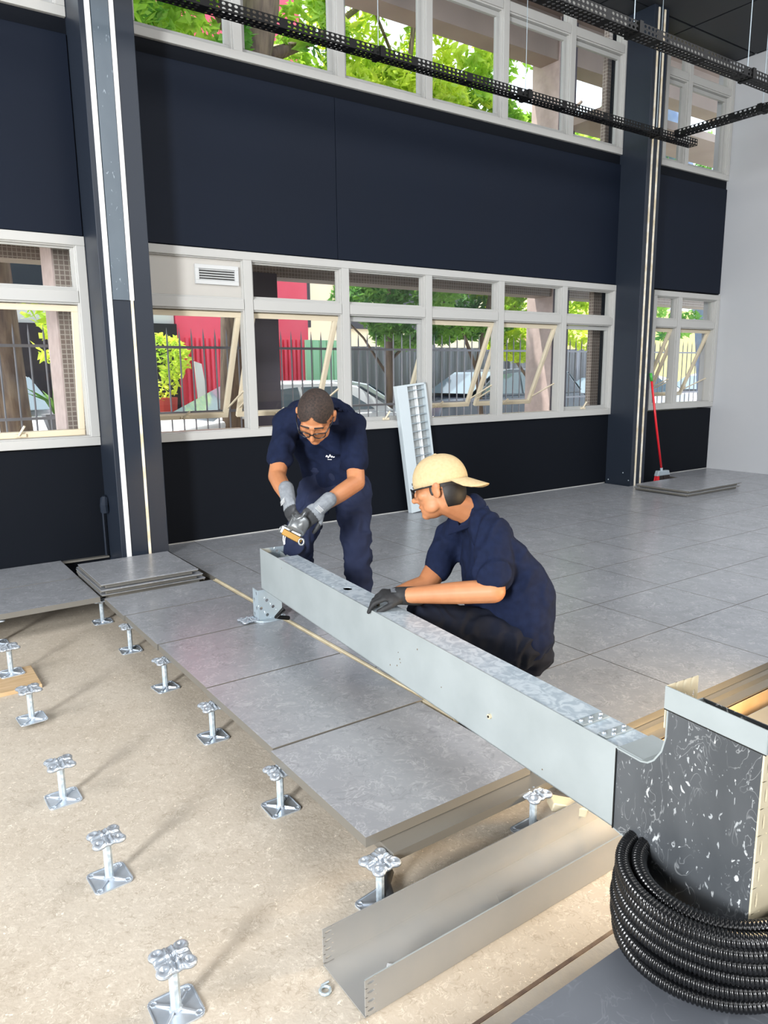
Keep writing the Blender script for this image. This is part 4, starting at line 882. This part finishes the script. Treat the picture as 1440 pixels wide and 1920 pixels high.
m = MB(); m.ell(F1.p(.045, 0, .095), F1.ax(.030, .040, .012), 16, 8)
eyes(F1, m1); spectacles(F1, m1)
for Hh, cc, thb, ts in ((HR, cR, (.7, .4), 1), (HL, cL, (.8, .4), -1)):
    g = MB(); hand_solids(g, Hh, .95, cc, thb, 1.12, th_side=ts); cone(g, Hh.p(-.055, 0, 0), .037, Hh.p(.01, 0, 0), .035)
    remeshed('glove', g, ['glove_palm', 'glove_grey'], m1, .0042, 2, loc_mats=lambda c, Hh=Hh: 1 if (c-Hh.c).dot(Hh.f) < .052 else 0)
    pr = MB()
    for k in range(4): pr.bar(Hh.p(.012+.006*k, -.018, .034), Hh.p(.016+.006*k, .016, .034), .003, .0015)
    pr.build('glove_print', 'white_print', m1)
# small white emblem on the chest: a jagged line with a dash below
lg = MB(); c0 = J(619, 857, 3.585); 
pts = [(-.020, 0), (-.017, .008), (-.012, .004), (-.010, -.004), (-.005, .002), (0, .012), (.003, .004), (.007, -.002), (.010, .005), (.014, -.001), (.022, .001)]
lg.tube([c0+CR*a+CU*b for a, b in pts], .0028, 5); lg.tube([c0+CR*-.012+CU*-.012, c0+CR*.008+CU*-.012], .0012, 5); lg.build('emblem', 'white_print', m1)
# the silver power tool he holds
tl = root('power_tool', J(562, 985, 3.33), 'silver hand tool with a brass coloured edge held in the grey gloves', 'tool')
tp = lambda u, v, d: J(u, v, d)
m = MB(); ax = (tp(570, 965, 3.33)-tp(556, 992, 3.29)).normalized(); c0 = tp(560, 984, 3.30)
m.tube([c0-ax*.040, c0-ax*.034, c0+ax*.018, c0+ax*.034, c0+ax*.040], [.036, .042, .044, .036, .024], 18); m.build('motor_housing', 'tool_silver', tl, smooth=True, bevel=0)
a2 = (tp(568, 1013, 3.30)-tp(529, 994, 3.30)); m = MB(); m.bar(tp(530, 996, 3.28), tp(566, 1015, 3.28), .030, .012, up=-CF); m.build('brass_edge', 'brass', tl, bevel=.003)
MB().bar(tp(527, 991, 3.285), tp(563, 1008, 3.285), .034, .010, up=-CF).build('shoe_plate', 'tool_silver', tl, bevel=.003)
MB().tube([tp(523, 997, 3.28), tp(526, 989, 3.28), tp(534, 985, 3.29), tp(546, 990, 3.30)], .004, 7).build('guard_hook', 'tool_silver', tl, smooth=True)
m = MB(); m.tube([tp(565+5*math.cos(k*.628), 1016+6*math.sin(k*.628), 3.27) for k in range(10)], .005, 6, closed=True); m.build('ring', 'tool_silver', tl, smooth=True)
MB().tube([tp(549, 965, 3.29), tp(553, 975, 3.27), tp(549, 988, 3.27), tp(543, 997, 3.28)], .006, 7).tube([tp(553, 975, 3.27), tp(566, 970, 3.27), tp(572, 960, 3.28)], .006, 7).build('frame_bars', 'tool_silver', tl, smooth=True)
MB().tube([tp(532, 1000, 3.29), tp(531, 1012, 3.29), tp(533, 1021, 3.30)], .0025, 5).tube([tp(536, 1000, 3.29), tp(534, 1012, 3.29), tp(534, 1020, 3.30)], .002, 5).build('wire', 'led_white', tl)

# ---------------------------------------------------------------- crouching man
m2 = root('person', (2.05, 2.1, 0), 'crouching man in a backwards cream cap resting a black glove on the duct', 'person')
HD = 2.96
F2 = Fr(J(823, 917, HD), dirv(-.90, -.20, -.34), dirv(-.10, .97, -.02))
nk = J(884, 962, 3.0); shN = J(925, 1008, 2.87); shF = J(848, 1012, 3.16); elN = J(925, 1108, 2.78); wrN = J(755, 1117, 2.89)
elF = J(800, 1098, 3.06); wrF = J(728, 1122, 3.02); ch = J(918, 1062, 3.02); wa = J(945, 1150, 3.05); pe = J(955, 1195, 3.04)
hN = J(965, 1200, 2.95); hF = J(925, 1195, 3.2); kN = J(806, 1168, 2.93); kF = J(800, 1150, 3.22); aN = Vector((2.02, 2.03, .09)); aF = Vector((1.98, 2.42, .09))
back = dirv(.93, .12, .15); sidev = dirv(.25, 0, 1)
def torso2(m, g):
    S = lambda c, w, d, bv=back: (c, sidev*(w+g), bv*(d+g))
    loft(m, [S(nk+CU*.005, .06, .06, dirv(.8, -.5, 0)), S(J(908, 985, 3.0), .14, .085, dirv(.8, -.55, 0)), S(J(928, 1015, 3.0), .18, .125, dirv(.85, -.4, 0)), S(J(942, 1058, 3.01), .19, .148, dirv(.95, -.2, 0)),
             S(J(951, 1110, 3.02), .185, .160), S(J(958, 1160, 3.03), .185, .150), S(J(965, 1200, 3.04), .18, .135, dirv(.95, .25, 0)), S(J(968, 1228, 3.04), .155, .105, dirv(.93, .35, 0))], 24)
body = MB(); head_solids(body, F2, nk); torso2(body, -.022)
for sh, el, wr in ((shN, elN, wrN), (shF, elF, wrF)):
    cone(body, sh, .052, el, .046); cone(body, el, .047, el*.6+wr*.4, .044); cone(body, el*.6+wr*.4, .044, wr, .030); cone(body, nk*.4+sh*.6, .05, sh, .055)
for hp, kn, an in ((hN, kN, aN), (hF, kF, aF)): cone(body, hp, .08, kn, .055); cone(body, kn, .052, an, .038)
H2 = Fr(wrN, J(688, 1116, 2.87)-wrN, Vector((-.05, -.25, 1)))
c2_ = [(.45, .55, .25), (.60, .80, .35), (.68, .85, .40), (.75, .85, .45)]
hand_solids(body, H2, .96, c2_, (.5, .4), .78, th_side=-1)
H3 = Fr(wrF, J(705, 1128, 3.05)-wrF, Vector((.1, .1, 1))); hand_solids(body, H3, .95, [(.4, .6, .4)]*4, (.5, .4), .78, th_side=1)
remeshed('body', body, 'skin', m2, .0048, 3)
sh_ = MB(); torso2(sh_, .010)
for sh, el, f in ((shN, elN, .70), (shF, elF, .62)):
    e = sh*(1-f)+el*f; cone(sh_, sh, .074, e, .078 if f == .70 else .068); cone(sh_, nk*.45+sh*.55, .066, sh, .078)
cone(sh_, nk+CU*-.01, .066, nk+dirv(-.1, 1, 0)*.010, .064)
remeshed('polo_shirt', sh_, 'shirt', m2, .0075, 4, folds(.013, 7, 4, (1, 1, .6)))
cl = MB()
ring_ = [(-.072, .034, -.03), (-.055, -.052, .055), (.01, .0, .074), (.058, .030, .050)]
lo_ = [(-.07, -.03, -.02), (-.100, -.088, .06), (.01, -.045, .096), (.080, -.018, .062)]
R3 = lambda t: nk+CR*t[0]+CU*t[1]-CF*t[2]
vs = [R3(t) for t in ring_]+[R3(t) for t in lo_]; cl.add(vs, [(i, i+1, 5+i, 4+i) for i in range(3)]); cl.build('collar', 'shirt', m2, solid=.007)
MB().tube([J(848, 1012, 2.93), J(853, 1020, 2.925)], .005, 6).tube([J(852, 1025, 2.92), J(853, 1027, 2.918)], .004, 6).build('button', 'white_print', m2) if 0 else None
tr_ = MB()
for hp, kn, an in ((hN, kN, aN), (hF, kF, aF)):
    cone(tr_, hp, .112, kn, .082); cone(tr_, kn, .080, an, .066)
cone(tr_, J(975, 1195, 3.0), .130, J(985, 1215, 3.06), .122); cone(tr_, hN, .12, hF, .12); cone(tr_, J(1000, 1205, 3.06), .075, J(1002, 1222, 3.06), .070)
remeshed('trousers', tr_, 'trouser_dark', m2, .008, 4, folds(.013, 8, 6, (1, 1, .9)))
for an in (aN, aF):
    d = Vector((-.75, .35, 0)).normalized(); s_ = MB(); b = Vector((an.x, an.y, 0)); d = Vector((-.3, .1, 0)).normalized()
    cone(s_, b-d*.05+Vector((0, 0, .045)), .042, b+d*.10+Vector((0, 0, .036)), .036, side=Vector((0, 0, 1)), flat=.95); cone(s_, b+Vector((0, 0, .05)), .045, b+Vector((0, 0, .10)), .05); remeshed('shoe', s_, 'shoe', m2, .008, 3)
hairline(F2, .003, lambda f, s: (.2 if f > .02 else (.0 if f > -.034 else -.082)), 'hair', m2)
m = MB(); m.ell(F2.p(.010, .076, -.004), F2.ax(.008, .003, .022), 10, 8); m.ell(F2.p(.010, -.076, -.004), F2.ax(.008, .003, .022), 10, 8); m.build('sideburns', 'hair', m2, smooth=True)
eyes(F2, m2); spectacles(F2, m2, .003)
g = MB(); hand_solids(g, H2, .96, c2_, (.5, .4), 1.10, th_side=-1); cone(g, H2.p(-.062, 0, 0), .038, H2.p(.01, 0, 0), .036)
remeshed('glove', g, 'glove_black', m2, .0042, 2)
g = MB(); hand_solids(g, H3, .95, [(.4, .6, .4)]*4, (.5, .4), 1.10, th_side=1); cone(g, H3.p(-.05, 0, 0), .038, H3.p(.01, 0, 0), .036); remeshed('glove', g, 'glove_black', m2, .0045, 2)
pr = MB()
for k in range(4): pr.bar(H2.p(.030, -.014+.008*k, .026), H2.p(.050, -.012+.008*k, .024), .0022, .0015)
pr.build('glove_print', 'glove_grey', m2)
# cap worn backwards: crown, rear peak, button, seams
cap = root('cap', (0, 0, 0)); cap.parent = m2; cap.location = F2.c-m2.location
cr_ = MB(); prof = 16; n = 40; vs = []; fs = []
for j in range(prof+1):
    ph = math.pi/2*j/prof; R_ = math.sin(ph)**.86; z = math.cos(ph)
    for k in range(n):
        t = 2*math.pi*k/n; sm = 1+.012*abs(math.cos(3*t))**.3*0-.010*(1 if min(abs(((t*3/math.pi) % 1)), abs(1-((t*3/math.pi) % 1))) < .04 else 0)
        vs.append(F2.p(-.012+.112*R_*math.cos(t)*sm, .091*R_*math.sin(t)*sm, .030+.108*z**.95*sm - (0 if j < prof else 0)))
for j in range(prof):
    for k in range(n): fs.append((j*n+k, (j+1)*n+k, (j+1)*n+(k+1) % n, j*n+(k+1) % n))
base = len(vs)
for k in range(n): t = 2*math.pi*k/n; vs.append(F2.p(-.012+.110*math.cos(t), .090*math.sin(t), .012-.010*math.cos(t)*-1 if 0 else .014))
for k in range(n): fs.append((prof*n+k, base+k, base+(k+1) % n, prof*n+(k+1) % n))
cr_.add(vs, fs); cr_.build('crown', 'cap', cap, smooth=True, solid=.003)
pk = MB(); nu, nv = 14, 8; vs = []; fs = []
for j in range(nv+1):
    for k in range(nu+1):
        t = math.pi-1.02+2.04*k/nu; e = j/nv; w = math.cos((t-math.pi)/1.02*math.pi/2)**.55 if abs(t-math.pi) < 1.02 else 0
        ext = .082*e*w; f = -.012+.110*math.cos(t)*(1)-ext*1.0; s = .090*math.sin(t)*(1+.03*e)
        vs.append(F2.p(f, s, .022-.55*ext-.045*e*(s/.08)**2*w))
for j in range(nv):
    for k in range(nu): a = j*(nu+1)+k; fs.append((a, a+1, a+nu+2, a+nu+1))
pk.add(vs, fs); pk.build('peak', 'cap', cap, smooth=True, solid=.004)
MB().ell(F2.p(-.012, 0, .139), F2.ax(.009, .009, .005), 12, 6).build('button', 'cap', cap, smooth=True)
MB().bar(F2.p(-.104, .045, .062), F2.p(-.100, .050, .086), .012, .004, up=F2.s).bar(F2.p(-.108, .036, .058), F2.p(-.106, .040, .066), .010, .004, up=F2.s).build('emblem', 'shirt', cap)
MB().bar(F2.p(.099, -.022, .040), F2.p(.099, -.004, .040), .006, .010, up=F2.u).bar(F2.p(.099, -.022, .026), F2.p(.099, -.014, .026), .004, .010, up=F2.u).build('strap', 'shoe', cap)
